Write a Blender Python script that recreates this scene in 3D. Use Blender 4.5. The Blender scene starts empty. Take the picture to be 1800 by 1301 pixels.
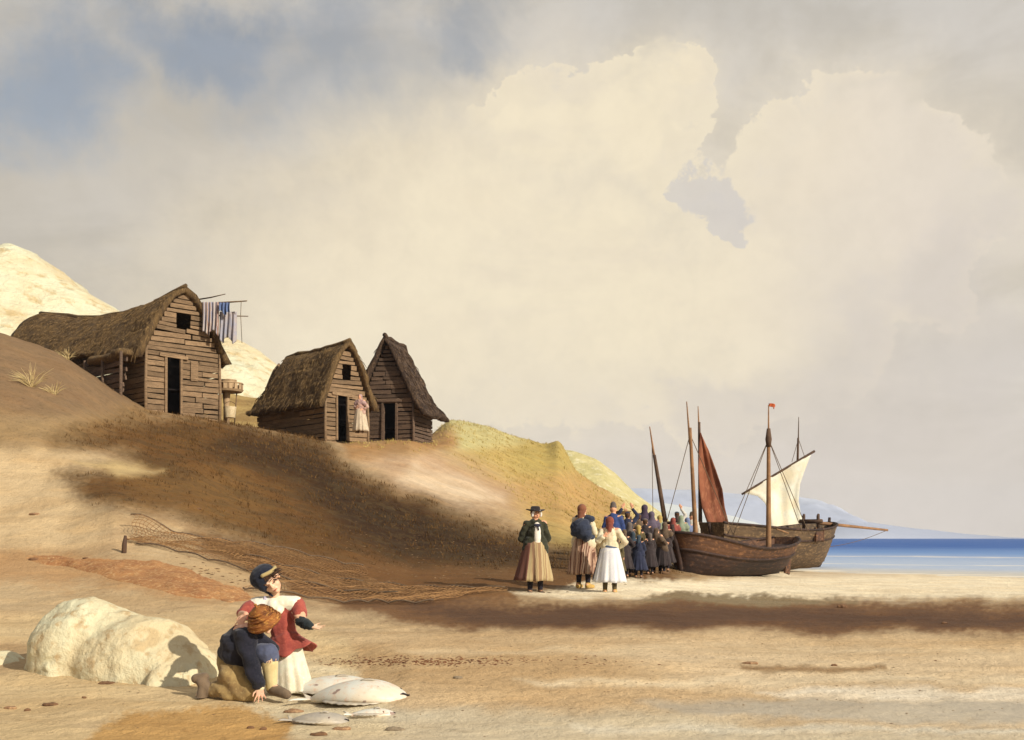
import bpy, bmesh, math, random
import numpy as np
from mathutils import Vector, Matrix, Euler
random.seed(7); rng = np.random.default_rng(7)
SC = bpy.context.scene
COL = SC.collection
R = math.radians
PI = math.pi

# ------------------------------------------------------------------ camera
EYE = 1.5; FPX = 1930.0; HOR = 945.0
cam_d = bpy.data.cameras.new('camera'); cam = bpy.data.objects.new('camera', cam_d); COL.objects.link(cam)
cam.location = (0, 0, EYE); cam.rotation_euler = (R(90), 0, 0)
cam_d.sensor_width = 36; cam_d.sensor_fit = 'HORIZONTAL'; cam_d.lens = 36*FPX/1800
cam_d.shift_y = (HOR-650.5)/1800; cam_d.clip_start = .1; cam_d.clip_end = 20000
SC.camera = cam
def W(px, py, Y):                      # the point at depth Y that the photo shows at px, py
    return Vector(((px-900)/FPX*Y, Y, EYE-(py-HOR)*Y/FPX))

def lin(c):
    return tuple((v/255/12.92 if v/255 <= .04045 else ((v/255+.055)/1.055)**2.4) for v in c)

# ------------------------------------------------------------------ node helper
class NT:
    def __init__(s, tree): s.t = tree; s.n = tree.nodes; s.l = tree.links
    def node(s, kind, **kw):
        n = s.n.new(kind)
        for k, v in kw.items(): setattr(n, k, v)
        return n
    def put(s, sock, v):
        if isinstance(v, bpy.types.NodeSocket): s.l.new(v, sock)
        elif isinstance(v, (tuple, list)):
            v = tuple(v)
            if sock.type == 'RGBA' and len(v) == 3: v = v+(1,)
            sock.default_value = v
        elif v is not None: sock.default_value = v
    def m(s, op, a, b=None, c=None, clamp=False):
        n = s.node('ShaderNodeMath', operation=op, use_clamp=clamp)
        s.put(n.inputs[0], a); s.put(n.inputs[1], b); s.put(n.inputs[2], c)
        return n.outputs[0]
    def ramp(s, v, a, b, lo=0., hi=1., kind='SMOOTHSTEP'):
        n = s.node('ShaderNodeMapRange', interpolation_type=kind)
        s.put(n.inputs[0], v); s.put(n.inputs[1], a); s.put(n.inputs[2], b); s.put(n.inputs[3], lo); s.put(n.inputs[4], hi)
        return n.outputs[0]
    def mix(s, f, a, b, blend='MIX'):
        n = s.node('ShaderNodeMix', data_type='RGBA', blend_type=blend)
        s.put(n.inputs[0], f); s.put(n.inputs[6], a); s.put(n.inputs[7], b)
        return n.outputs[2]
    def noise(s, vec, scale, detail=4, rough=.55, dist=0.):
        n = s.node('ShaderNodeTexNoise'); s.put(n.inputs['Vector'], vec)
        n.inputs['Scale'].default_value = scale; n.inputs['Detail'].default_value = detail
        n.inputs['Roughness'].default_value = rough; n.inputs['Distortion'].default_value = dist
        return n.outputs[0]
    def vmul(s, v, k):
        n = s.node('ShaderNodeVectorMath', operation='MULTIPLY'); s.put(n.inputs[0], v); n.inputs[1].default_value = k
        return n.outputs[0]

# ------------------------------------------------------------------ sky and sun
SUN_EL, SUN_AZ = R(28), R(131)            # azimuth clockwise from +Y: right and a little behind the camera
world = bpy.data.worlds.new("World"); SC.world = world; world.use_nodes = True
nt = NT(world.node_tree); nt.n.clear()
sky = nt.node('ShaderNodeTexSky', sky_type='NISHITA', sun_disc=False, sun_elevation=SUN_EL, sun_rotation=SUN_AZ)
sky.air_density = 1.0; sky.dust_density = 1.5
tc = nt.node('ShaderNodeTexCoord')
sep = nt.node('ShaderNodeSeparateXYZ'); nt.l.new(tc.outputs['Generated'], sep.inputs[0])
az = nt.m('ARCTAN2', sep.outputs[0], sep.outputs[1])
el = nt.m('ARCSINE', sep.outputs[2])
cmb = nt.node('ShaderNodeCombineXYZ'); nt.put(cmb.inputs[0], az); nt.put(cmb.inputs[1], el)
P = cmb.outputs[0]
def sk(px, py):
    a = math.atan((px-900)/FPX); return a, math.atan((HOR-py)/FPX*math.cos(a))
nA = nt.noise(P, 9, 6, .6, .2); nB = nt.noise(P, 3.2, 4, .55, .3); nC = nt.noise(P, 40, 4, .65); nD = nt.noise(nt.vmul(P, (1, 2.2, 1)), 5, 5, .6, .6); nE = nt.noise(P, 6.5, 4, .55, .3)
wn1 = nt.noise(nt.vmul(P, (1, 1.3, 1)), 5.5, 8, .62, .3); wn2 = nt.node('ShaderNodeVectorMath', operation='ADD'); nt.put(wn2.inputs[0], P); wn2.inputs[1].default_value = (7.3, 2.1, 4.4); wn2 = nt.noise(wn2.outputs[0], 5.5, 8, .62, .3)
azw = nt.m('ADD', az, nt.m('MULTIPLY', nt.m('SUBTRACT', wn1, .5), .17)); elw = nt.m('ADD', el, nt.m('MULTIPLY', nt.m('SUBTRACT', wn2, .5), .17))
def blobs(lst, amp):
    out = None
    for px, py, rx, ry in lst:
        a, e = sk(px, py)
        dx = nt.m('DIVIDE', nt.m('SUBTRACT', azw, a), rx/FPX); dy = nt.m('DIVIDE', nt.m('SUBTRACT', elw, e), ry/FPX)
        d = nt.m('SQRT', nt.m('ADD', nt.m('MULTIPLY', dx, dx), nt.m('MULTIPLY', dy, dy)))
        out = d if out is None else nt.m('SMOOTH_MIN', out, d, .22)
    out = nt.m('ADD', out, nt.m('MULTIPLY', nt.m('SUBTRACT', nA, .5), amp))
    return nt.m('ADD', out, nt.m('MULTIPLY', nt.m('SUBTRACT', nC, .5), amp*.3))
def C(r, g, b, k=1.16): return tuple(v*10*k for v in lin((r, g, b)))     # the Background strength is 0.1
base = nt.mix(nt.ramp(az, -.45, .10), C(184, 176, 162), C(210, 202, 191))
base = nt.mix(nt.ramp(el, .26, .52), base, C(190, 186, 180))
base = nt.mix(nt.ramp(nB, .42, .68, 0, .5), base, C(202, 196, 188))
base = nt.mix(nt.ramp(nD, .35, .60, .40, 0), base, C(166, 159, 146))
# open sky shows blue through the gaps at the top left
gap = blobs([(80, 110, 150, 120), (620, 130, 200, 120), (380, 60, 210, 60), (820, 60, 120, 60)], 1.5)
skyc = nt.vmul(sky.outputs[0], (1.12, 1.06, 1.0))
base = nt.mix(nt.ramp(gap, .1, 1.35, .62, 0), base, skyc)
cum = blobs([(700, 560, 290, 190), (860, 430, 270, 190), (960, 270, 160, 130), (1110, 250, 150, 110), (1010, 520, 330, 260), (1280, 520, 270, 230), (1480, 300, 190, 110), (1600, 400, 180, 130), (1180, 190, 70, 60), (900, 230, 60, 80), (600, 640, 250, 150)], .8)
crisp = nt.m('MULTIPLY', nt.ramp(cum, .93, 1.0, 1, 0), nt.ramp(nE, .36, .50, .15, 1))
crisp = nt.m('MULTIPLY', crisp, nt.ramp(az, -.10, .0, 0, .85))
crisp = nt.m('MULTIPLY', crisp, nt.ramp(nC, .30, .46, .55, 1))
cmask = nt.m('MAXIMUM', crisp, nt.ramp(cum, .25, 1.30, 1, 0))
shade = nt.mix(nt.ramp(nB, .4, .62), C(227, 213, 186), C(216, 204, 184))
lit = nt.mix(nt.ramp(nD, .40, .66, 0, .7), C(230, 217, 190), shade)
lit = nt.mix(nt.ramp(az, .12, .40, 0, .9), lit, C(217, 206, 192))
edge = nt.ramp(cum, .72, 1.0, 0, .30)
lit = nt.mix(edge, lit, C(234, 221, 194))
soft = nt.ramp(cum, .8, 2.1, .75, 0)
base = nt.mix(nt.m('MULTIPLY', soft, nt.ramp(az, .05, -.1, .35, 1)), base, C(222, 208, 181))
csky = nt.mix(cmask, base, lit)
hole = blobs([(1240, 335, 75, 36), (1265, 375, 28, 30), (1180, 350, 24, 10)], 1.2)
csky = nt.mix(nt.ramp(hole, .85, 1.06, .5, 0), csky, C(186, 184, 188))
hole2 = blobs([(1500, 680, 170, 160), (1300, 700, 120, 60), (1700, 560, 100, 200)], 1.3)
csky = nt.mix(nt.ramp(hole2, .6, 1.25, .42, 0), csky, C(192, 184, 178))
csky = nt.mix(nt.ramp(el, .0, .17, .75, 0), csky, nt.mix(nt.ramp(az, -.2, .18), C(230, 216, 186), C(216, 204, 193)))
csky = nt.mix(nt.ramp(nC, .35, .7, 0, .06), csky, C(150, 140, 125))
csky = nt.mix(nt.ramp(nt.m('ABSOLUTE', az), .8, 1.6, 0, .5), csky, skyc)
bg = nt.node('ShaderNodeBackground'); nt.put(bg.inputs[0], csky); bg.inputs[1].default_value = .1
wo = nt.node('ShaderNodeOutputWorld'); nt.l.new(bg.outputs[0], wo.inputs[0])
world.cycles.sampling_method = 'MANUAL'; world.cycles.sample_map_resolution = 512

sd = bpy.data.lights.new('sun', 'SUN'); sd.energy = 4.9; sd.angle = R(.6); sd.color = (1, .925, .80)
so = bpy.data.objects.new('sun', sd); COL.objects.link(so)
sv = Vector((math.sin(SUN_AZ)*math.cos(SUN_EL), math.cos(SUN_AZ)*math.cos(SUN_EL), math.sin(SUN_EL)))
so.rotation_euler = sv.to_track_quat('Z', 'Y').to_euler(); so.location = (20, -20, 30)
SC.view_settings.view_transform = 'Standard'; SC.view_settings.look = 'None'
SC.view_settings.exposure = 0; SC.view_settings.gamma = 1
SC.render.engine = 'CYCLES'; SC.cycles.max_bounces = 6; SC.cycles.volume_bounces = 0; SC.cycles.transparent_max_bounces = 8

# ------------------------------------------------------------------ numpy noise
_L = rng.random((256, 256)).astype(np.float64)
def vn(x, y):
    xi = np.floor(x).astype(int); yi = np.floor(y).astype(int); fx = x-xi; fy = y-yi
    fx = fx*fx*(3-2*fx); fy = fy*fy*(3-2*fy)
    a = _L[xi & 255, yi & 255]; b = _L[(xi+1) & 255, yi & 255]; c = _L[xi & 255, (yi+1) & 255]; d = _L[(xi+1) & 255, (yi+1) & 255]
    return (a*(1-fx)+b*fx)*(1-fy)+(c*(1-fx)+d*fx)*fy
def fbm(x, y, o=5, g=.55):
    x = np.asarray(x, float); y = np.asarray(y, float)
    s = 0; a = 1; t = 0
    for k in range(o):
        s = s+a*(vn(x*2**k+17.3*k, y*2**k+9.1*k)-.5); t += a; a *= g
    return s/t*2
def sstep(a, b, x):
    t = np.clip((x-a)/(b-a), 0, 1); return t*t*(3-2*t)

# ------------------------------------------------------------------ materials
MATS = {}
def mat(name, c1, c2=None, *a_, island=0, **k_):
    first = name not in MATS; m = _mat(name, c1, c2, *a_, **k_)
    if island and first:
        t = NT(m.node_tree); b = [n for n in t.n if n.type == 'BSDF_PRINCIPLED'][0]; src = b.inputs['Base Color'].links[0].from_socket
        ge = t.node('ShaderNodeNewGeometry'); f = t.ramp(ge.outputs['Random Per Island'], 0, 1, 1-island, 1+island, 'LINEAR')
        n = t.node('ShaderNodeVectorMath', operation='SCALE'); t.l.new(src, n.inputs[0]); t.put(n.inputs['Scale'], f); t.l.new(n.outputs[0], b.inputs['Base Color'])
    return m
def _mat(name, c1, c2=None, rough=.85, scale=3., bump=.3, bscale=None, stretch=(1, 1, 1), c3=None, spec=.3, bdist=.02, spots=None, sheen=0):
    """mottled procedural surface; colours are sRGB 0-255 values"""
    if name in MATS: return MATS[name]
    m = bpy.data.materials.new(name); m.use_nodes = True; t = NT(m.node_tree); t.n.clear()
    tc = t.node('ShaderNodeTexCoord'); v = t.vmul(tc.outputs['Object'], stretch)
    c1 = tuple(min(v, .66) for v in lin(c1)); c2 = lin(c2) if c2 else tuple(x*.6 for x in c1)
    n1 = t.noise(v, scale, 6, .6, .4); n2 = t.noise(v, scale*5.3, 5, .65)
    col = t.mix(t.ramp(n1, .35, .65), c1+(1,), c2+(1,))
    if c3: col = t.mix(t.ramp(n2, .5, .68), col, lin(c3)+(1,))
    else: col = t.mix(t.ramp(n2, .45, .75, 0, .35), col, tuple(x*.55 for x in c1)+(1,))
    if spots: col = t.mix(t.ramp(t.noise(v, spots[0], 3, .5), spots[1], spots[1]+.05), col, lin(spots[2])+(1,))
    b = t.node('ShaderNodeBsdfPrincipled'); t.put(b.inputs['Base Color'], col); b.inputs['Roughness'].default_value = rough
    b.inputs['Specular IOR Level'].default_value = spec; b.inputs['Sheen Weight'].default_value = sheen
    bn = t.noise(v, bscale or scale*8, 6, .65)
    bp = t.node('ShaderNodeBump'); bp.inputs['Strength'].default_value = bump; bp.inputs['Distance'].default_value = bdist
    t.put(bp.inputs['Height'], bn); t.l.new(bp.outputs[0], b.inputs['Normal'])
    o = t.node('ShaderNodeOutputMaterial'); t.l.new(b.outputs[0], o.inputs[0])
    MATS[name] = m; return m

def stripe_mat(name, cols, scale, axis=0, rough=.9, ang=False):
    """woven stripes running down a cloth (by angle round the wearer when ang)"""
    if name in MATS: return MATS[name]
    m = bpy.data.materials.new(name); m.use_nodes = True; t = NT(m.node_tree); t.n.clear()
    tc = t.node('ShaderNodeTexCoord'); sp = t.node('ShaderNodeSeparateXYZ'); t.l.new(tc.outputs['Object'], sp.inputs[0])
    x = t.m('ARCTAN2', sp.outputs[0], sp.outputs[1]) if ang else sp.outputs[axis]
    x = t.m('ADD', x, t.m('MULTIPLY', t.noise(tc.outputs['Object'], 4, 3), .06))
    cb = t.node('ShaderNodeCombineXYZ'); t.put(cb.inputs[0], x)
    n = t.node('ShaderNodeTexNoise', noise_dimensions='1D'); t.put(n.inputs['W'], x); n.inputs['Scale'].default_value = scale; n.inputs['Detail'].default_value = 1
    r = t.node('ShaderNodeValToRGB'); r.color_ramp.interpolation = 'EASE'; t.put(r.inputs[0], n.outputs[0])
    e = r.color_ramp.elements
    while len(e) < len(cols): e.new(.5)
    for i, c in enumerate(cols):
        e[i].position = .32+.36*i/(len(cols)-1); e[i].color = lin(c)+(1,)
    b = t.node('ShaderNodeBsdfPrincipled'); t.put(b.inputs['Base Color'], r.outputs[0]); b.inputs['Roughness'].default_value = rough; b.inputs['Specular IOR Level'].default_value = .2
    bp = t.node('ShaderNodeBump'); bp.inputs['Strength'].default_value = .3; bp.inputs['Distance'].default_value = .01
    t.put(bp.inputs['Height'], t.noise(tc.outputs['Object'], 60, 4)); t.l.new(bp.outputs[0], b.inputs['Normal'])
    o = t.node('ShaderNodeOutputMaterial'); t.l.new(b.outputs[0], o.inputs[0])
    MATS[name] = m; return m

def ground_mat(name, fine=7., rocky=.0):
    m = bpy.data.materials.new(name); m.use_nodes = True; t = NT(m.node_tree); t.n.clear()
    ge = t.node('ShaderNodeNewGeometry'); v = ge.outputs['Position']
    at = t.node('ShaderNodeAttribute', attribute_name='tint'); wt = t.node('ShaderNodeAttribute', attribute_name='wet'); ft = t.node('ShaderNodeAttribute', attribute_name='turf')  # wet and turf also carry the painted shadows on bank and beach
    n1 = t.noise(t.vmul(v, (.5, 1, 1)), .9, 7, .62, .5); n2 = t.noise(v, fine, 6, .7); n3 = t.noise(t.vmul(v, (.45, 1, 1)), 1.7, 7, .6, .1); n5 = t.noise(v, 45, 4, .7); n6 = t.noise(v, 15, 5, .65)
    col = at.outputs['Color']
    col = t.mix(t.ramp(n1, .38, .66, 0, .45), col, t.mix(1., col, (.72, .62, .50, 1), 'MULTIPLY'))
    dry = t.ramp(wt.outputs['Fac'], 0, .5, 1, .25)
    col = t.mix(t.m('MULTIPLY', t.ramp(n5, .54, .66, 0, .36), dry), col, t.mix(1., col, (.52, .46, .40, 1), 'MULTIPLY'))
    col = t.mix(t.ramp(n5, .46, .34, 0, .22), col, t.mix(1., col, (1.3, 1.3, 1.28, 1), 'MULTIPLY'))
    col = t.mix(t.ramp(n3, .47, .62, 0, .42), col, t.mix(1., col, (1.3, 1.27, 1.2, 1), 'MULTIPLY'))
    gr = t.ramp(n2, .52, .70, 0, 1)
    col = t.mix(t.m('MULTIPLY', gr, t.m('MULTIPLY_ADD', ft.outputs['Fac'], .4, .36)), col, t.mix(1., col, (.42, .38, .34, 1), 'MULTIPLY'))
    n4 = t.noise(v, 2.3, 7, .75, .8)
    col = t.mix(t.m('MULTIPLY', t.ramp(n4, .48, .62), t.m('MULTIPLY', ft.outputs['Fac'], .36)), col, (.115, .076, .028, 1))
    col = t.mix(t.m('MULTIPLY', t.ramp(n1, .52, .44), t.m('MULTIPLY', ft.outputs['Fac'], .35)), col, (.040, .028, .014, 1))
    b = t.node('ShaderNodeBsdfPrincipled'); t.put(b.inputs['Base Color'], col)
    t.put(b.inputs['Roughness'], t.m('MULTIPLY_ADD', wt.outputs['Fac'], -.5, .92)); t.put(b.inputs['Specular IOR Level'], t.m('MULTIPLY_ADD', wt.outputs['Fac'], .3, .15))
    h = t.m('ADD', t.m('MULTIPLY', n2, .45), t.m('ADD', t.m('MULTIPLY', n3, .35), t.m('ADD', t.m('MULTIPLY', n6, .22), t.m('MULTIPLY', n5, .07))))
    bp = t.node('ShaderNodeBump'); bp.inputs['Distance'].default_value = .12
    t.put(bp.inputs['Strength'], t.m('MULTIPLY_ADD', wt.outputs['Fac'], -.4, .8)); t.put(bp.inputs['Height'], h); t.l.new(bp.outputs[0], b.inputs['Normal'])
    o = t.node('ShaderNodeOutputMaterial'); t.l.new(b.outputs[0], o.inputs[0])
    return m

# ------------------------------------------------------------------ object helpers
def tag(o, label=None, cat=None, group=None, kind=None):
    if label: o['label'] = label
    if cat: o['category'] = cat
    if group: o['group'] = group
    if kind: o['kind'] = kind
    return o
def thing(name, label, cat, loc, rz=0, group=None, scale=1):
    o = bpy.data.objects.new(name, None); COL.objects.link(o); o.location = loc; o.rotation_euler = (0, 0, rz); o.scale = (scale,)*3
    o.empty_display_size = .2
    return tag(o, label, cat, group)
def link_mesh(me, name, m, parent=None, smooth=True):
    o = bpy.data.objects.new(name, me); COL.objects.link(o)
    if m: me.materials.clear(); me.materials.append(m)
    if parent: o.parent = parent
    me.polygons.foreach_set('use_smooth', [smooth]*len(me.polygons)); me.update()
    return o
def V(*a): return Vector(a)
def frame(d):
    d = Vector(d).normalized(); u = Vector((0, 0, 1)) if abs(d.z) < .9 else Vector((1, 0, 0))
    a = d.cross(u).normalized(); return a, d.cross(a).normalized(), d

class MB:
    def __init__(s): s.v = []; s.f = []
    def add(s, vs, fs):
        k = len(s.v); s.v += [tuple(p) for p in vs]; s.f += [tuple(i+k for i in f) for f in fs]; return s
    def box(s, c, size, rot=None, jit=0, taper=1):
        c = Vector(c); M = rot.to_matrix() if isinstance(rot, Euler) else (rot or Matrix.Identity(3))
        vs = []
        for x in (-.5, .5):
            for y in (-.5, .5):
                for z in (-.5, .5):
                    k = taper if z > 0 else 1
                    p = Vector((x*size[0]*k, y*size[1]*k, z*size[2]))
                    if jit: p += Vector((random.uniform(-jit, jit), random.uniform(-jit, jit), random.uniform(-jit, jit)))
                    vs.append(c+M@p)
        return s.add(vs, [(0, 1, 3, 2), (4, 6, 7, 5), (0, 4, 5, 1), (2, 3, 7, 6), (0, 2, 6, 4), (1, 5, 7, 3)])
    def beam(s, a, b, w, h, jit=0):
        a = Vector(a); b = Vector(b); x, y, d = frame(b-a); M = Matrix((x, y, d)).transposed()
        return s.box((a+b)/2, (w, h, (b-a).length), M, jit)
    def tube(s, pts, rad, n=8, cap=True):
        pts = [Vector(p) for p in pts]
        if not isinstance(rad, (list, tuple)): rad = [rad]*len(pts)
        vs = []; fs = []; px = None
        for i, p in enumerate(pts):
            d = (pts[min(i+1, len(pts)-1)]-pts[max(i-1, 0)])
            if d.length < 1e-9: d = Vector((0, 0, 1))
            d.normalize()
            if px is None: x, y, _ = frame(d)
            else:
                x = px-d*px.dot(d); x = x.normalized() if x.length > 1e-6 else frame(d)[0]; y = d.cross(x)
            px = x
            for k in range(n):
                a = 2*PI*k/n; vs.append(p+(x*math.cos(a)+y*math.sin(a))*rad[i])
        for i in range(len(pts)-1):
            for k in range(n):
                fs.append((i*n+k, i*n+(k+1) % n, (i+1)*n+(k+1) % n, (i+1)*n+k))
        if cap: fs.append(tuple(range(n))[::-1]); fs.append(tuple((len(pts)-1)*n+k for k in range(n)))
        return s.add(vs, fs)
    def cap(s, a, ra, b, rb, n=12):
        a = Vector(a); b = Vector(b); d = b-a
        if d.length < 1e-6: d = Vector((0, 0, 1e-4)); b = a+d
        u = d.normalized(); pts = []; rr = []
        for t in (-88, -60, -30, 0): pts.append(a+u*ra*math.sin(R(t))); rr.append(ra*math.cos(R(t)))
        for t in (0, 30, 60, 88): pts.append(b+u*rb*math.sin(R(t))); rr.append(rb*math.cos(R(t)))
        return s.tube(pts, rr, n)
    def chain(s, pts, rad, n=12):
        for i in range(len(pts)-1): s.cap(pts[i], rad[i], pts[i+1], rad[i+1], n)
        return s
    def ell(s, c, r, M=None, nu=16, nv=10, cut=None):
        c = Vector(c); M = M or Matrix.Identity(3); vs = []; fs = []
        if not isinstance(r, (list, tuple)): r = (r, r, r)
        for j in range(nv+1):
            t = -PI/2+PI*j/nv; t = max(min(t, PI/2-.02), -PI/2+.02)
            for i in range(nu):
                a = 2*PI*i/nu; vs.append(c+M@Vector((r[0]*math.cos(t)*math.cos(a), r[1]*math.cos(t)*math.sin(a), r[2]*math.sin(t))))
        for j in range(nv):
            for i in range(nu): fs.append((j*nu+i, j*nu+(i+1) % nu, (j+1)*nu+(i+1) % nu, (j+1)*nu+i))
        fs.append(tuple(range(nu))[::-1]); fs.append(tuple(nv*nu+k for k in range(nu)))
        return s.add(vs, fs)
    def grid(s, rows, closed=False):
        n = len(rows[0]); vs = [p for r in rows for p in r]; fs = []
        for i in range(len(rows)-1):
            for k in range(n if closed else n-1):
                k2 = (k+1) % n; fs.append((i*n+k, i*n+k2, (i+1)*n+k2, (i+1)*n+k))
        return s.add(vs, fs)
    def mesh(s, name):
        me = bpy.data.meshes.new(name); me.from_pydata(s.v, [], s.f); me.validate(); me.update(); return me
    def build(s, name, m, parent=None, smooth=False, thick=0):
        me = s.mesh(name)
        if thick: me = bake(me, [('SOLIDIFY', dict(thickness=thick, offset=0))])
        me.name = name
        o = link_mesh(me, name, m, parent, smooth); return o
    def fuse(s, name, m, parent=None, vox=.01, sm=4, bumpf=None):
        bm = bmesh.new(); me = s.mesh(name); bm.from_mesh(me); bmesh.ops.recalc_face_normals(bm, faces=bm.faces); bm.to_mesh(me); bm.free()
        me2 = bake(me, [('REMESH', dict(mode='VOXEL', voxel_size=vox)), ('SMOOTH', dict(factor=.5, iterations=sm))])
        if bumpf:
            for v in me2.vertices: v.co = bumpf(v.co, v.normal)
        me2.name = name
        return link_mesh(me2, name, m, parent, True)
def bake(me, mods):
    o = bpy.data.objects.new('tmp', me); COL.objects.link(o)
    for t, kw in mods:
        md = o.modifiers.new('m', t)
        for k, v in kw.items(): setattr(md, k, v)
    dg = bpy.context.evaluated_depsgraph_get(); dg.update()
    out = bpy.data.meshes.new_from_object(o.evaluated_get(dg))
    bpy.data.objects.remove(o); bpy.data.meshes.remove(me)
    return out
def np_mesh(name, verts, quads):
    me = bpy.data.meshes.new(name); nv = len(verts); nf = len(quads); k = quads.shape[1]
    me.vertices.add(nv); me.vertices.foreach_set('co', verts.astype(np.float32).ravel())
    me.loops.add(nf*k); me.loops.foreach_set('vertex_index', quads.astype(np.int32).ravel())
    me.polygons.add(nf); me.polygons.foreach_set('loop_start', np.arange(0, nf*k, k, dtype=np.int32)); me.polygons.foreach_set('loop_total', np.full(nf, k, np.int32))
    me.update(); me.validate(); return me
def grid_quads(nr, nc):
    i = np.arange(nr-1)[:, None]; j = np.arange(nc-1)[None, :]; a = i*nc+j
    return np.stack([a, a+1, a+nc+1, a+nc], -1).reshape(-1, 4)

# ------------------------------------------------------------------ terrain: height profiles per bearing (distance, height)
def yz(*l): return [(Y, EYE-(py-HOR)*Y/FPX) for py, Y in l]
NEAR = [(0.5, .10), (5, .10), (7.6, .10)]
COLS = {
 -260: NEAR+[(11, .2), (15, .5), (20, 1.3), (24, 2.7), (28, 4.5), (32, 6.6), (36, 8.6), (42, 10.5), (60, 11), (120, 11), (400, 8)],
 0: NEAR+yz((1180, 11), (1090, 15), (1000, 20), (900, 24), (800, 28), (700, 31), (620, 35), (572, 39))+[(44, 9.2), (60, 9), (120, 9), (400, 8)],
 110: NEAR+yz((1180, 11), (1090, 15), (1000, 20), (910, 23.5), (820, 27.5), (740, 31), (660, 35.5), (610, 39))+[(44, 8.4), (60, 8), (120, 8), (400, 8)],
 200: NEAR+yz((1180, 11), (1090, 15), (1000, 19.5), (930, 22), (850, 26), (780, 31), (720, 36), (672, 39))+[(43, 7.2), (60, 7), (120, 7), (400, 7)],
 260: NEAR+yz((1180, 11), (1090, 15), (1010, 19), (940, 22), (850, 27), (785, 32), (735, 37), (711, 40))+[(43, 6.5), (60, 6.4), (120, 6.4), (400, 6)],
 340: NEAR+yz((1180, 11.2), (1100, 14.5), (1030, 18), (960, 22), (850, 28), (780, 34), (722, 40.5))+[(45, 6.3), (60, 6), (120, 5), (400, 5)],
 450: NEAR+yz((1180, 11.3), (1100, 14.5), (1040, 18.5), (980, 22), (880, 29), (800, 36), (745, 43.5))+[(48, 6.1), (60, 5.5), (120, 5), (400, 5)],
 600: NEAR+yz((1180, 11.3), (1100, 14.5), (1058, 19), (1010, 23), (900, 31), (820, 39), (772, 45.5))+[(52, 5.8), (60, 5.5), (120, 5), (400, 4)],
 720: NEAR+yz((1100, 14.5), (1058, 19), (1012, 25), (945, 31), (865, 38), (802, 43), (770, 47))+[(53, 5.9), (60, 6.2), (75, 6.5), (120, 5), (400, 4)],
 790: NEAR+yz((1100, 14.5), (1055, 19), (1012, 25), (955, 31), (885, 38), (820, 45), (770, 52), (730, 60))+[(65, 8.3), (75, 7.5), (120, 5), (400, 3)],
 860: NEAR+yz((1100, 14.5), (1050, 19.5), (1010, 25), (965, 31), (905, 38), (845, 46), (790, 54), (740, 62))+[(66, 8.2), (75, 6), (120, 4), (400, 2)],
 960: NEAR+yz((1100, 14.7), (1045, 20.5), (1010, 26), (975, 32), (930, 40), (870, 50), (805, 60), (766, 66))+[(70, 7.5), (80, 4), (120, 2), (400, 0)],
 984: NEAR+yz((1100, 14.7), (1045, 20.5), (1010, 26), (976, 32), (933, 40), (872, 51), (806, 60), (744, 66))+[(70, 7.0), (80, 4), (120, 2), (400, 0)],
 1012: NEAR+yz((1100, 14.7), (1044, 20.6), (1010, 26), (977, 32), (938, 41), (890, 52), (850, 60), (812, 66))+[(70, 5.5), (80, 3), (120, 1), (400, 0)],
 1060: NEAR+yz((1100, 14.7), (1040, 21), (1010, 26.5), (985, 32), (948, 42), (910, 53), (875, 62), (846, 70))+[(75, 4), (90, 1), (400, -2)],
 1130: NEAR+yz((1100, 14.7), (1044, 20.6), (1012, 26.5), (988, 32.5), (962, 42), (932, 55), (905, 65), (888, 75))+[(80, 3), (95, .5), (400, -3)],
 1170: NEAR+yz((1100, 14.8), (1046, 20.6), (1016, 26.5), (996, 32.5), (970, 44), (947, 60), (930, 72))+[(80, 1.6), (95, 0), (400, -3)],
 1240: NEAR+[(14.8, .28), (20.6, .40), (26.5, .42), (34, .36), (45, .40), (60, .5), (70, .3), (90, -.3), (400, -4)],
 1320: NEAR+[(14.8, .25), (20.6, .38), (26.5, .36), (34, .27), (42, .2), (50, .12), (60, -.1), (90, -.8), (400, -4)],
 1450: NEAR+[(14.8, .22), (20.6, .34), (26.5, .32), (34, .2), (42, .1), (48, .0), (60, -.35), (90, -1), (400, -4)],
 1800: NEAR+[(14.8, .20), (20.6, .30), (26.5, .24), (34, .11), (41, 0), (50, -.2), (60, -.5), (90, -1.2), (400, -4)],
}
CP = np.array(sorted(COLS)); CA = np.arctan((CP-900)/FPX)
DL = np.linspace(math.log(.5), math.log(400), 700)
PROF = []
for c in CP:
    d, z = np.array(COLS[c]).T; zz = np.interp(DL, np.log(d), z)
    k = np.ones(17)/17; zz = np.convolve(np.pad(zz, 8, 'edge'), k, 'valid'); PROF.append(zz)
PROF = np.array(PROF)
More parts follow.
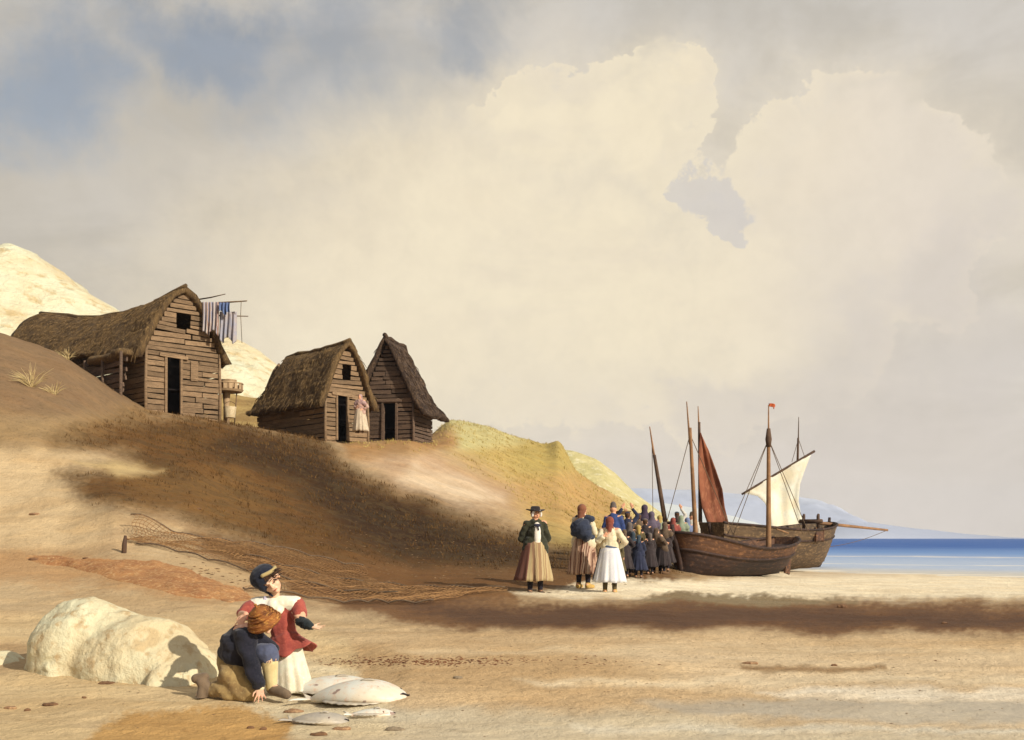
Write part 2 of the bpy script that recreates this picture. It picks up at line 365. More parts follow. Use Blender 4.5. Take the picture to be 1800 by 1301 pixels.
# smooth across bearing
FA = np.linspace(CA[0], CA[-1], 900); FG = np.array([np.interp(FA, CA, PROF[:, j]) for j in range(len(DL))]).T
k = np.ones(7)/7; FG = np.array([np.convolve(np.pad(FG[:, j], 3, 'edge'), k, 'valid') for j in range(FG.shape[1])]).T
def ground(x, y):
    x = np.asarray(x, float); y = np.asarray(y, float)
    a = np.arctan2(x, y); ac = np.clip(a, FA[0], FA[-1]); d = np.hypot(x, y)*np.cos(ac)
    u = (ac-FA[0])/(FA[-1]-FA[0])*(len(FA)-1); v = np.clip((np.log(np.maximum(d, .51))-DL[0])/(DL[-1]-DL[0]), 0, .9999)*(len(DL)-1)
    ui = np.clip(u.astype(int), 0, len(FA)-2); vi = v.astype(int); fu = u-ui; fv = v-vi
    z = (FG[ui, vi]*(1-fu)+FG[ui+1, vi]*fu)*(1-fv)+(FG[ui, vi+1]*(1-fu)+FG[ui+1, vi+1]*fu)*fv
    z = z+(.10-z)*sstep(.9, 1.7, np.abs(a))
    amp = sstep(.25, 2.5, z)
    z = z+amp*(.22*fbm(x*.22, y*.22, 4)+.08*fbm(x*1.1, y*1.1, 4))
    lo = 1-amp
    z = z+lo*(.035*fbm(x*.35, y*.7, 4)+.018*fbm(x*1.6, y*3.1, 3)+.010*fbm(x*4.2+3, y*7, 3))*sstep(-.6, .1, z)
    left = sstep(-.6, -2.2, x)*(1-amp)*(1-sstep(16, 22, y))
    return z+left*.05*fbm(x*.9+5, y*.9, 4)
def gz(x, y): return float(ground(np.array([x]), np.array([y]))[0])
def G(px, py, guess=None):              # where the line of sight through px, py meets the ground
    Y = np.exp(np.linspace(math.log(3), math.log(160), 4000)); x = (px-900)/FPX*Y; z = ground(x, Y); pz = EYE-(py-HOR)*Y/FPX
    i = np.argmax(pz <= z); return Vector((x[i], Y[i], z[i]))
def at(px, Y, dz=0):
    x = (px-900)/FPX*Y; return Vector((x, Y, gz(x, Y)+dz))

# patches of ground cover and painted shadow: polygon outlines on the ground, each with a colour
def inpoly(px, d, poly):
    n = len(poly); ins = np.zeros(px.shape, bool); dist = np.full(px.shape, 1e9)
    for i in range(n):
        x1, y1 = poly[i]; x2, y2 = poly[(i+1) % n]
        c = ((y1 > d) != (y2 > d)); xx = (x2-x1)*(d-y1)/((y2-y1) if y2 != y1 else 1e-9)+x1; ins ^= (c & (px < xx))
        ex, ey = x2-x1, y2-y1; t = np.clip(((px-x1)*ex+(d-y1)*ey)/(ex*ex+ey*ey+1e-9), 0, 1)
        dist = np.minimum(dist, np.hypot(px-x1-t*ex, d-y1-t*ey))
    return np.where(ins, dist, -dist)
az_in = np.linspace(R(-30), R(30), 860); az_l = np.linspace(R(-180), R(-30), 60)[:-1]; az_r = np.linspace(R(30), R(180), 60)[1:]
AZ = np.concatenate([az_l, az_in, az_r]); DD = np.concatenate([[.3, 1.5, 3], np.exp(np.linspace(math.log(4.5), math.log(130), 560)), np.exp(np.linspace(math.log(135), math.log(400), 12))])
A2, D2 = np.meshgrid(AZ, DD); Rr = D2/np.cos(np.clip(A2, FA[0], FA[-1])); X = np.sin(A2)*Rr; Yw = np.cos(A2)*Rr
Z = ground(X, Yw)
PXv = 900+FPX*np.tan(np.clip(A2, R(-32), R(32))); PYv = HOR+(EYE-Z)*FPX/np.maximum(D2, .5)
PYv = np.minimum.accumulate(PYv, axis=0)                     # running crest: ground behind a crest takes the crest's cover
nx = fbm(PXv/90, PYv/34, 5)*26; ny = fbm(PXv/80+40, PYv/30+9, 5)*15
QX = PXv+nx; QY = PYv+ny
tint = np.empty(X.shape+(3,)); tint[:] = lin((196, 168, 124))
turf = np.zeros(X.shape); wet = np.zeros(X.shape)  # turf and wet also mark the painted shadows on bank and beach
def patch(poly, c, soft=18, k=1., tf=0., wt=0., speck=0):
    global tint, turf, wet
    s = inpoly(QX, QY, poly)
    if speck: s = s+speck*fbm(PXv/7, PYv/4, 3)
    w = sstep(-soft, soft, s)*k
    tint = tint*(1-w[..., None])+np.array(lin(c))*w[..., None]; turf = turf*(1-w)+tf*w; wet = wet*(1-w)+wt*w
exec_patches = [
 # left slope sand and the chalky shoulder
 dict(poly=[(-900, 500), (260, 500), (330, 900), (200, 1000), (-900, 1010)], c=(190, 160, 116), soft=30),
 dict(poly=[(-900, 760), (120, 770), (230, 830), (240, 900), (160, 960), (-900, 970)], c=(204, 176, 130), soft=20),
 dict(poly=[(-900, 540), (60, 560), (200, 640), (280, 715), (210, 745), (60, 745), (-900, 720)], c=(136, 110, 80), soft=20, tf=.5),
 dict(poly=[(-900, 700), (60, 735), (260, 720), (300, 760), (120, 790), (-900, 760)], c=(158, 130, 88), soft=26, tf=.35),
 # ochre and green turf of the headland
 dict(poly=[(600, 650), (1240, 650), (1240, 960), (1000, 965), (860, 880), (700, 790)], c=(186, 160, 88), soft=16, tf=.25),
 dict(poly=[(760, 660), (960, 700), (930, 780), (800, 790), (760, 740)], c=(192, 182, 122), soft=14, tf=.25),
 dict(poly=[(960, 700), (1060, 790), (1060, 860), (960, 860), (890, 800), (940, 770)], c=(176, 154, 80), soft=24, tf=.3),
 dict(poly=[(860, 850), (1060, 830), (1110, 900), (1020, 925), (900, 890)], c=(184, 148, 86), soft=28, tf=.3),
 dict(poly=[(1050, 830), (1160, 870), (1140, 915), (1090, 905)], c=(206, 190, 130), soft=12, tf=.2),
 dict(poly=[(620, 790), (760, 780), (900, 850), (930, 910), (820, 900), (690, 850)], c=(184, 152, 116), soft=30, tf=.1),
 dict(poly=[(720, 815), (850, 850), (900, 890), (800, 885), (700, 840)], c=(206, 182, 148), soft=18),
 dict(poly=[(600, 772), (800, 760), (800, 785), (620, 800)], c=(170, 130, 80), soft=14, tf=.2),
 # broad shadow on the bank, put into the ground colour as dark turf
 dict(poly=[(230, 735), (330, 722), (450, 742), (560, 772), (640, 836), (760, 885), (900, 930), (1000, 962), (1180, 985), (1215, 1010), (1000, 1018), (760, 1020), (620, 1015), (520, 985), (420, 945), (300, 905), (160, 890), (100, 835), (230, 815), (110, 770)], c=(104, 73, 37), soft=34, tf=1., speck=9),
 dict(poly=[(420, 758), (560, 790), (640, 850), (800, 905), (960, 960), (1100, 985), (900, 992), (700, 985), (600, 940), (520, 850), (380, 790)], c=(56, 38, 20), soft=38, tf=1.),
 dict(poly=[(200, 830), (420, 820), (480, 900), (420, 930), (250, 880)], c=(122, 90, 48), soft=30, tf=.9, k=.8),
 dict(poly=[(130, 815), (200, 812), (300, 826), (210, 842)], c=(182, 156, 104), soft=8),
 # brown sand at the foot of the bank, that shadow carried on in its colour
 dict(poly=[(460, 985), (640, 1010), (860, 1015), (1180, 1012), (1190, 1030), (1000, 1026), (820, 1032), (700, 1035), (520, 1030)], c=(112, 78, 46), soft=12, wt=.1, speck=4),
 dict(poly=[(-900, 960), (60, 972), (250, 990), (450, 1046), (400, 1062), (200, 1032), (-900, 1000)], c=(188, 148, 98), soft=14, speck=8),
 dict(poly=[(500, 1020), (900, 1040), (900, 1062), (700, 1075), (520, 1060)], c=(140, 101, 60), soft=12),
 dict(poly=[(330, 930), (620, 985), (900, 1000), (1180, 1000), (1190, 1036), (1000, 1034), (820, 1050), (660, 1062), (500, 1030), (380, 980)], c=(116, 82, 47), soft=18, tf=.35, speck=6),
 # pale dry strand in front of the boats
 dict(poly=[(1060, 1018), (1240, 1018), (1400, 1008), (2700, 1012), (2700, 1062), (1500, 1056), (1100, 1050), (920, 1050), (900, 1044), (1000, 1036)], c=(242, 226, 190), soft=7, speck=5),
 dict(poly=[(1380, 990), (2700, 1000), (2700, 1020), (1400, 1014)], c=(220, 200, 164), soft=6, wt=.5),
 # shadow band across the beach, painted as dark, slightly glossy sand
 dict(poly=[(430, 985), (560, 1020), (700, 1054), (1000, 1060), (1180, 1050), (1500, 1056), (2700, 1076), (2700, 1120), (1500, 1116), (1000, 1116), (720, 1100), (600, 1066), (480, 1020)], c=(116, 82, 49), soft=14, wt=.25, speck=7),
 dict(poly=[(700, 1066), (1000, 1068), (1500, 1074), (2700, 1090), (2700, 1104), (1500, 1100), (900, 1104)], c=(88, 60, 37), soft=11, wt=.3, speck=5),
 dict(poly=[(1150, 1046), (1350, 1042), (1520, 1060), (1300, 1064), (1120, 1058)], c=(142, 124, 92), soft=7, speck=8),
 # open foreground sand
 dict(poly=[(620, 1112), (2700, 1126), (2700, 1400), (540, 1400), (640, 1200)], c=(208, 178, 132), soft=16),
 dict(poly=[(620, 1130), (1000, 1130), (1150, 1190), (900, 1230), (640, 1200)], c=(200, 166, 116), soft=24),
 dict(poly=[(1080, 1140), (1700, 1150), (2700, 1170), (2700, 1210), (1300, 1205)], c=(216, 190, 148), soft=18),
 dict(poly=[(1300, 1165), (1560, 1172), (1560, 1180), (1300, 1176)], c=(160, 130, 90), soft=4),
 dict(poly=[(1120, 1236), (1400, 1226), (2700, 1226), (2700, 1270), (1500, 1272), (1200, 1258)], c=(182, 168, 142), soft=9, wt=.9),
 dict(poly=[(1320, 1212), (1700, 1208), (2700, 1218), (2700, 1234), (1400, 1224)], c=(232, 218, 190), soft=8, wt=.3),
 dict(poly=[(560, 1240), (1150, 1250), (1400, 1285), (2700, 1290), (2700, 1500), (500, 1500)], c=(206, 190, 156), soft=14, wt=.5),
 dict(poly=[(700, 1140), (1300, 1136), (2700, 1150), (2700, 1160), (1300, 1148), (760, 1150)], c=(214, 188, 144), soft=9, wt=.3),
 dict(poly=[(900, 1196), (1500, 1188), (2700, 1190), (2700, 1200), (1500, 1200), (980, 1206)], c=(218, 196, 156), soft=9, wt=.4),
 dict(poly=[(1000, 1274), (1500, 1280), (2700, 1276), (2700, 1284), (1500, 1290), (1040, 1284)], c=(216, 206, 180), soft=8, wt=.5),
 # foreground left
 dict(poly=[(-900, 1180), (60, 1190), (420, 1200), (600, 1220), (500, 1250), (-900, 1240)], c=(226, 204, 156), soft=14),
 dict(poly=[(-900, 1060), (420, 1090), (620, 1120), (640, 1240), (480, 1270), (-900, 1290)], c=(212, 184, 134), soft=14),
 dict(poly=[(380, 1150), (640, 1180), (700, 1290), (520, 1301), (420, 1250)], c=(220, 202, 162), soft=12),
 dict(poly=[(230, 1254), (330, 1246), (470, 1250), (520, 1270), (500, 1301), (480, 1400), (60, 1400), (160, 1290)], c=(196, 152, 84), soft=9, speck=9),
 dict(poly=[(-900, 1272), (80, 1268), (170, 1285), (60, 1400), (-900, 1400)], c=(206, 178, 128), soft=8),
 dict(poly=[(-900, 1140), (60, 1130), (80, 1180), (-900, 1180)], c=(186, 156, 112), soft=10),
]
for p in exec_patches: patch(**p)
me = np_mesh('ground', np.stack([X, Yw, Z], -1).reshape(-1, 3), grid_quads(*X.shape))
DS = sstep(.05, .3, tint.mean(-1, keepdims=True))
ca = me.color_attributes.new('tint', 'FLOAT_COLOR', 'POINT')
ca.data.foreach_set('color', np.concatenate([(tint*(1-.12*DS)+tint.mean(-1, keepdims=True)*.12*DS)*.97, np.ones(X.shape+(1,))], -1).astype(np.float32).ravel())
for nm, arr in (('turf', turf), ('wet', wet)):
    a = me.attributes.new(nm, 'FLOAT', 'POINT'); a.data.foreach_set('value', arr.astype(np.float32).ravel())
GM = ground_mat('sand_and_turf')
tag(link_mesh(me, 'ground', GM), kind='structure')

# ------------------------------------------------------------------ sea
def sea():
    ys = np.concatenate([np.linspace(30, 90, 150), np.exp(np.linspace(math.log(91), math.log(2280), 80))])
    xs = np.concatenate([-np.exp(np.linspace(math.log(2380), math.log(40), 30)), np.linspace(-38, 60, 200), np.exp(np.linspace(math.log(62), math.log(2380), 40))])
    x, y = np.meshgrid(xs, ys); z = .03*fbm(x*.12, y*.55, 4)*sstep(30, 60, y)*sstep(900, 200, y)
    me = np_mesh('sea', np.stack([x, y, z], -1).reshape(-1, 3), grid_quads(*x.shape))
    dep = -ground(x, y)
    a = me.attributes.new('depth', 'FLOAT', 'POINT'); a.data.foreach_set('value', dep.astype(np.float32).ravel())
    m = bpy.data.materials.new('sea_water'); m.use_nodes = True; t = NT(m.node_tree); t.n.clear()
    ge = t.node('ShaderNodeNewGeometry'); v = ge.outputs['Position']; sp = t.node('ShaderNodeSeparateXYZ'); t.l.new(v, sp.inputs[0])
    d = t.node('ShaderNodeAttribute', attribute_name='depth').outputs['Fac']
    col = t.mix(t.ramp(d, .0, .30), lin((196, 190, 176))+(1,), lin((168, 182, 202))+(1,))
    col = t.mix(t.ramp(d, .4, 1.6), col, lin((108, 142, 190))+(1,))
    col = t.mix(t.ramp(d, 1.3, 2.6), col, lin((48, 92, 158))+(1,))
    st = t.noise(t.vmul(v, (.06, .55, 1)), 1., 6, .62, .4)
    col = t.mix(t.ramp(st, .50, .70, 0, .35), col, lin((160, 176, 206))+(1,))
    # broken foam lines parallel to the shore
    wv = t.m('ADD', d, t.m('MULTIPLY', t.m('SUBTRACT', t.noise(t.vmul(v, (.05, .12, 1)), 1., 4), .5), .35))
    brk = t.noise(t.vmul(v, (.13, .9, 1)), 1., 6, .7)
    foam = None
    for c, w in ((.045, .05), (.42, .04), (1.0, .09)):
        f = t.m('MULTIPLY', t.ramp(t.m('ABSOLUTE', t.m('SUBTRACT', wv, c)), w*.5, w, 1, 0), t.ramp(brk, .47, .55))
        foam = f if foam is None else t.m('MAXIMUM', foam, f)
    fl_ = t.noise(t.vmul(v, (.9, 7, 1)), 1., 3, .6)
    col = t.mix(t.m('MULTIPLY', t.ramp(fl_, .60, .68), t.ramp(d, 1.6, .1)), col, lin((228, 222, 208))+(1,))  # pale flecks paint sparkle into the colour of the shallow water
    col = t.mix(t.m('MULTIPLY', foam, .7), col, lin((240, 228, 204))+(1,))
    b = t.node('ShaderNodeBsdfPrincipled'); t.put(b.inputs['Base Color'], col); b.inputs['Roughness'].default_value = .6; b.inputs['Specular IOR Level'].default_value = .04
    bp = t.node('ShaderNodeBump'); bp.inputs['Strength'].default_value = .5; bp.inputs['Distance'].default_value = .1
    t.put(bp.inputs['Height'], t.noise(t.vmul(v, (.5, 2, 1)), 1.2, 5, .6)); t.l.new(bp.outputs[0], b.inputs['Normal'])
    o = t.node('ShaderNodeOutputMaterial'); t.l.new(b.outputs[0], o.inputs[0])
    tag(link_mesh(me, 'sea', m), kind='structure')
sea()

# ------------------------------------------------------------------ hills
def ridge(name, pts, Y, front, back, base, m, n=160, rows=26, rough=.03, steep=.6):
    pts = np.array(pts, float); px = np.linspace(pts[0, 0], pts[-1, 0], n)
    py = np.interp(px, pts[:, 0], pts[:, 1]); k = np.ones(5)/5; py = np.convolve(np.pad(py, 2, 'edge'), k, 'valid')
    cx = (px-900)/FPX*Y; cz = EYE-(py-HOR)*Y/FPX; H = max(cz.max()-base, .1)
    cz = cz+rough*H*.35*fbm(cx*9/(front+back)+3, cx*0, 4)
    cz = np.maximum(cz, base+.001*H)
    V_ = []
    for t in np.linspace(-1, 1, rows*2+1):
        s = abs(t); off = t*(front if t < 0 else back)
        h = (1-s)**steep*(1-.0*s) if t < 0 else (1-s*s)
        z = base+(cz-base)*h
        wob = rough*H*fbm(cx*14/(front+back), np.full_like(cx, off*14/(front+back)), 5)*min(1, s*4)*(1-s)*2.2
        V_.append(np.stack([cx+wob*.6, np.full_like(cx, Y+off)+wob*1.4, z+wob], -1))
    V_ = np.array(V_); me = np_mesh(name, V_.reshape(-1, 3), grid_quads(V_.shape[0], V_.shape[1]))
    return tag(link_mesh(me, name, m), kind='structure')
chalk = mat('chalk', (222, 214, 184), (208, 192, 154), .95, .16, 1., 1.2, c3=(192, 170, 126), bdist=.5)
ridge('chalk_hill', [(-330, 470), (-200, 440), (-90, 452), (0, 428), (15, 420), (34, 432), (62, 449), (110, 487), (160, 520), (195, 542), (250, 556), (330, 580), (420, 598), (455, 618), (500, 650), (580, 690), (660, 720)], 78, 20, 30, 4.5, chalk, rough=.05, steep=.75)
ridge('brown_hill', [(330, 712), (400, 690), (440, 698), (480, 700), (530, 720), (600, 745)], 58, 8, 10, 4.5, mat('dry_turf', (168, 142, 88), (140, 112, 66), .95, .5, .6, bdist=.2))
ridge('headland_hill', [(800, 790), (900, 785), (960, 786), (1010, 794), (1050, 808), (1085, 834), (1115, 866), (1140, 884), (1165, 905), (1190, 935), (1215, 946)], 96, 16, 30, -.5, mat('pale_headland_turf', (196, 184, 134), (176, 166, 112), .95, .2, .8, bdist=.4, c3=(206, 198, 160)))
hillm = mat('distant_hills', (180, 186, 200), (166, 174, 194), 1., .002, .2, bdist=2)  # distant haze is put into the hills' pale blue colour
hillp = mat('distant_low_hills', (204, 208, 206), (192, 198, 198), 1., .002, .2, bdist=2)  # paler still, haze painted into the base colour
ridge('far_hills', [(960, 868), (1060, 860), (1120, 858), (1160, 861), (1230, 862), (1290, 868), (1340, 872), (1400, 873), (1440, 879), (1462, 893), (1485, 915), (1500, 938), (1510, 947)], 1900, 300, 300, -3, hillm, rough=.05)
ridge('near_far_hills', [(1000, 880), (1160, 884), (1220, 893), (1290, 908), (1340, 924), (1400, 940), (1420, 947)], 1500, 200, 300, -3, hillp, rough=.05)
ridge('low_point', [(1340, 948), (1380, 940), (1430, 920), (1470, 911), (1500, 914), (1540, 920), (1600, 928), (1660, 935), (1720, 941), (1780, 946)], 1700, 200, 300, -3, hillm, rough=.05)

# ------------------------------------------------------------------ grass
def grass(name, n, pick, hmin, hmax, cols, clump=6):
    vs = []; cc = []
    P_ = pick(n); out = []
    m = len(P_); rep = clump
    base = np.repeat(P_, rep, 0); N = len(base)
    sc = np.repeat(rng.uniform(.6, 1.3, m), rep)*np.clip(base[:, 1]/32, .5, 1.5)
    base[:, :2] += rng.normal(0, .05, (N, 2))*sc[:, None]
    base[:, 2] = ground(base[:, 0], base[:, 1])-.02
    h = rng.uniform(hmin, hmax, N)*sc; w = .008*sc; lean = rng.normal(0, .45, (N, 2))*h[:, None]; lean[:, 0] -= .15*h
    ang = rng.uniform(0, PI, N); ux = np.cos(ang)*w; uy = np.sin(ang)*w
    a = base.copy(); a[:, 0] -= ux; a[:, 1] -= uy; b = base.copy(); b[:, 0] += ux; b[:, 1] += uy
    mid = base.copy(); mid[:, :2] += lean*.4; mid[:, 2] += h*.62
    c = mid.copy(); c[:, 0] += ux*.7; c[:, 1] += uy*.7; d = mid.copy(); d[:, 0] -= ux*.7; d[:, 1] -= uy*.7
    e = base.copy(); e[:, :2] += lean; e[:, 2] += h
    Vv = np.stack([a, b, c, d, e], 1).reshape(-1, 3); k = np.arange(N)[:, None]*5
    q = (k+np.array([[0, 1, 2, 3]])); t = (k+np.array([[3, 2, 4, 4]]))
    me = bpy.data.meshes.new(name); me.vertices.add(len(Vv)); me.vertices.foreach_set('co', Vv.astype(np.float32).ravel())
    loops = np.concatenate([q, t[:, :3]], 1).ravel(); me.loops.add(len(loops)); me.loops.foreach_set('vertex_index', loops.astype(np.int32))
    st = (np.arange(N)[:, None]*7+np.array([[0, 4]])).ravel(); me.polygons.add(2*N); me.polygons.foreach_set('loop_start', st.astype(np.int32)); me.polygons.foreach_set('loop_total', np.tile([4, 3], N).astype(np.int32))
    me.update(); me.validate()
    return tag(link_mesh(me, name, mat(*cols[0], **cols[1])), kind='stuff')
TF = turf.copy(); KY = D2
def picker(lo, cond):
    def f(n):
        cell = np.zeros_like(TF); cell[1:-1, 1:-1] = 1
        area = D2*D2                      # polar cells grow with distance squared
        w = cell*(TF > lo)*TF*cond(PXv, PYv, D2)*(D2 < 100)*(D2 > 10)*np.clip(1-1.2*fbm(X*.4, Yw*.4, 3), .1, 2)*D2**1.1
        w = w.ravel()/w.sum(); i = rng.choice(w.size, n, p=w)
        return np.stack([X.ravel()[i]+rng.normal(0, .05, n), Yw.ravel()[i]+rng.normal(0, .2, n), Z.ravel()[i]], -1)
    return f
infr = lambda px, py, d: ((px > -80) & (px < 1880)).astype(float)
grass('turf_grass', 8000, picker(.6, infr), .05, .13, (('turf_blades', (96, 68, 34), (76, 54, 28), .95, .4), dict(c3=(122, 90, 46), bump=0)), 4)
grass('headland_grass', 4500, picker(.15, lambda px, py, d: ((px > 600) & (px < 1170) & (d > 44)).astype(float)), .03, .09, (('headland_blades', (172, 152, 88), (156, 134, 72), .95, .4), dict(c3=(186, 168, 104), bump=0)), 6)
def lone_tuft(px, py, n, h, label, spread=.5):
    p = G(px, py); mb = MB()
    for i in range(n):
        a = random.uniform(-1, 1)*1.2; ln = h*random.uniform(.6, 1.1); dirv = V(math.sin(a), random.uniform(-.5, .1), math.cos(a)*.8+.15)
        b = V(random.uniform(-.06, .06), random.uniform(-.06, .06), -.03); s = .011
        pts = [b, b+dirv*ln*.5+V(0, 0, .05*h), b+dirv*ln+V(0, 0, -.10*h)]
        mb.tube(pts, [s, s*.8, s*.2], 4)
    o = mb.build('grass_tuft', mat('pale_dry_grass', (196, 176, 128), (166, 142, 96), .9, 2), None); o.location = p
    return tag(o, label, 'grass tuft', 'pale tufts on the left slope')
lone_tuft(55, 680, 46, .85, 'large pale fan-shaped grass tuft on the brown slope left of the big hut')
lone_tuft(118, 632, 26, .55, 'thin pale grass tuft higher on the slope, below the hut roof')
lone_tuft(96, 693, 24, .5, 'small pale grass tuft low beside the fan-shaped one')

# ------------------------------------------------------------------ huts
WOOD = mat('weathered_planks', (136, 111, 84), (108, 88, 66), .9, 2.5, .7, 22, stretch=(1, 1, 7), c3=(152, 128, 98), bdist=.03, island=.26)
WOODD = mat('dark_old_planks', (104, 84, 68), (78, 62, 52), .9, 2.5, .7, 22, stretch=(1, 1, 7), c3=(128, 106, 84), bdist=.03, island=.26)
THATCH = mat('old_thatch', (128, 102, 66), (98, 78, 54), 1., 1.6, 1., 30, stretch=(3, .6, .8), c3=(164, 134, 88), bdist=.10)
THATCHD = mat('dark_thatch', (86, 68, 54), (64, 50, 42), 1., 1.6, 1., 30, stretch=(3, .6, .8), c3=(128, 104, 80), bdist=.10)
DARK = mat('interior_shade', (34, 26, 24), (22, 18, 18), 1., 2, .1)
POLE = mat('grey_pole_wood', (120, 96, 68), (88, 70, 50), .9, 4, .4)

def make_hut(name, label, loc, rz, w, ln, eave, apex, doorx, doorw, doorh, wood, thatch, round_=.5, base=-.5, loft=True, rise=0., hip=.0, sag=.15, over=.28, window=None, side_drop=0., rear_flare=0, eave_r=None, ajar=0):
    """local frame: gable centred on x=0 at y=0, looking along -y; the hut runs back along +y"""
    h = thing(name, label, 'hut', loc, rz)
    rnd = random.Random(name+label)
    def halfw(z):                       # gothic roof outline: half width at height z
        t = min(max((z-eave)/(apex-eave), 0), 1)
        return (w/2)*((1-t)**(1-round_*.55)*(1-.0*t)) if t < 1 else 0
    # gable boards, butted course by course, broken round the door
    g = MB(); z = base
    while z < apex-.25:
        bh = rnd.uniform(.15, .24); zc = z+bh/2; hw = halfw(zc)-.03 if zc > eave else w/2
        tilt = rnd.uniform(-.03, .03)+(.05 if rnd.random() < .15 else 0)
        spans = [(-hw, hw)]
        if zc < doorh: spans = [(-hw, doorx-doorw/2), (doorx+doorw/2, hw)]
        if loft and apex-1.35 < zc < apex-.75: spans = [(-hw, -.22*w/2.4), (.22*w/2.4, hw)]
        for a, b in spans:
            if b-a < .08: continue
            cuts = [a, b]
            if b-a > 1.2 and rnd.random() < .6: cuts = [a, a+(b-a)*rnd.uniform(.35, .65), b]
            for p, q in zip(cuts[:-1], cuts[1:]):
                g.box(((p+q)/2, rnd.uniform(-.035, .02), zc), (q-p-.012-rnd.uniform(0, .05), .05, bh-rnd.uniform(.012, .065)), Euler((rnd.uniform(-.06, .06), tilt+rnd.uniform(-.012, .012), 0)), .006)
        z += bh
    g.build('front_wall', wood, h)
    # side walls
    for s in (-1, 1):
        m_ = MB(); z = base-side_drop
        while z < eave-.05:
            bh = rnd.uniform(.14, .24); y = .03
            while y < ln-.1:
                L_ = min(rnd.uniform(1.4, 2.8), ln-y)
                m_.box((s*(w/2-.04)+rnd.uniform(-.02, .02), y+L_/2, z+bh/2), (.05, L_-.02, bh-rnd.uniform(.01, .055)), Euler((rnd.uniform(-.012, .012), rnd.uniform(-.08, .08), 0)), .006)
                y += L_
            z += bh
        m_.build('side_wall', wood, h)
    bk = MB(); pts = [(-w/2+.08, base), (w/2-.08, base), (w/2-.08, eave)]+[(halfw(eave+(apex-eave)*t)-.06, eave+(apex-eave)*t) for t in (.2, .4, .6, .8)]+[(0, apex-.12)]
    pts += [(-x, zz) for x, zz in pts[3:-1][::-1]]+[(-w/2+.08, eave)]
    n = len(pts); bk.add([(x, ln-.15, z) for x, z in pts]+[(x, ln-.05, z) for x, z in pts], [tuple(range(n)), tuple(range(n, 2*n))[::-1]]+[(i, (i+1) % n, n+(i+1) % n, n+i) for i in range(n)])
    bk.build('rear_wall', wood, h)
    # near-black sheets paint the shade of the room inside
    inn = MB(); inn.box((0, ln/2, (eave+base)/2), (w-.24, ln-.5, .04)); inn.box((0, min(1.0, ln*.4), (eave)/2), (w-.22, .04, eave+.6)); inn.build('dark_room_backing', DARK, h)
    # corner posts
    for s in (-1, 1):
        c = MB(); c.tube([(s*(w/2-.01), -.04, base-.3), (s*(w/2+.015), -.05, (base+eave)/2), (s*(w/2-.02), -.04, eave+.05)], [.065, .06, .05], 7); c.build('corner_post', wood, h, True)
    # door frame
    fr = MB(); fr.box((doorx-doorw/2, -.05, doorh/2-.1), (.09, .09, doorh+.25), None, .01); fr.box((doorx+doorw/2, -.05, doorh/2-.1), (.09, .09, doorh+.25), None, .01)
    fr.box((doorx, -.065, doorh+.06), (doorw+.5, .1, .12), Euler((0, rnd.uniform(-.06, .06), 0)), .012); fr.build('door_frame', wood, h)
    dl = MB(); nb = 4
    for i in range(nb): dl.box((doorw*(i+.5)/nb, 0, doorh/2-.06), (doorw/nb-.01, .035, doorh-.12-rnd.uniform(0, .05)), None, .004)
    dl.box((doorw/2, -.03, doorh*.25), (doorw*.9, .03, .09)); dl.box((doorw/2, -.03, doorh*.75), (doorw*.9, .03, .09))
    d = dl.build('door', wood, h); d.location = (doorx-doorw/2+.05, .06, 0); d.rotation_euler = (0, 0, ajar)
    if window:
        wx, wz, ww, wh = window; wb = MB()
        wb.box((wx, -.075, wz), (ww, .03, wh), None, .008); wb.box((wx, -.095, wz+wh*.38), (ww*1.15, .025, .05)); wb.box((wx, -.095, wz-wh*.38), (ww*1.15, .025, .05)); wb.build('shutter', wood, h)
    # roof: thick curved thatch with an uneven edge
    prof = []
    er = eave if eave_r is None else eave_r
    for k in range(0, 23):
        s = -1 if k < 11 else 1; t = k/11 if k < 11 else (22-k)/11
        ee = eave if s < 0 else er
        if k == 11: prof.append((0, apex)); continue
        z = (ee-.34)+(apex-ee+.34)*t; zz = max(z, eave)
        x = (w/2)*((1-((zz-eave)/(apex-eave)))**(1-round_*.55)) if z > eave else w/2+(eave-z)*(.55 if s < 0 or er == eave else .75)
        prof.append((s*(x+.05), z))
    rows = []; ys = np.linspace(-over, ln+.25, 40)
    for j, y in enumerate(ys):
        r_in = []; r_out = []; f = (y+over)/(ln+over+.25)
        s_ = rise*f-sag*math.sin(PI*f)-hip*max(0, (f-.72)/.28)**2
        edge = 0
        for i, (x, z) in enumerate(prof):
            tz = (z-(eave-.34))/(apex-eave+.34); wob = .10*float(fbm(i*.5+ord(name[0]), y*1.7+len(label), 4)); drop = s_*max(tz, 0)+rise*f*(1-max(tz, 0))
            hx = 1-.55*hip/2*max(0, (f-.72)/.28)**2*max(tz, 0)+rear_flare*f*(1 if x > 0 else 0)*(1-tz)
            ed = 0 if 0 < i < len(prof)-1 else rnd.uniform(-.16, .08)
            nrm = Vector((x*.9, 0, .35+tz)).normalized(); th = .20+wob
            lip = .05*math.sin(y*23+i) if j in (0, 39) else 0
            r_out.append((x*hx+nrm.x*th, y+lip+(rnd.uniform(-.05, .05) if j in (0, 39) else 0), z+drop+nrm.z*th+ed)); r_in.append((x*hx*.985, y+.02, z+drop-.01+ed*.5))
        rows.append(r_out+r_in[::-1])
    rm = MB(); rm.grid(rows, True); k = len(rows[0]); N = len(prof)
    for e, flip in ((0, 0), (len(rows)-1, 1)):
        for i in range(N-1):
            q = (e*k+i, e*k+i+1, e*k+k-2-i, e*k+k-1-i); rm.f.append(q if flip else q[::-1])
    rf = rm.build('roof', thatch, h, True)
    # loose straw over the thatch
    st = MB()
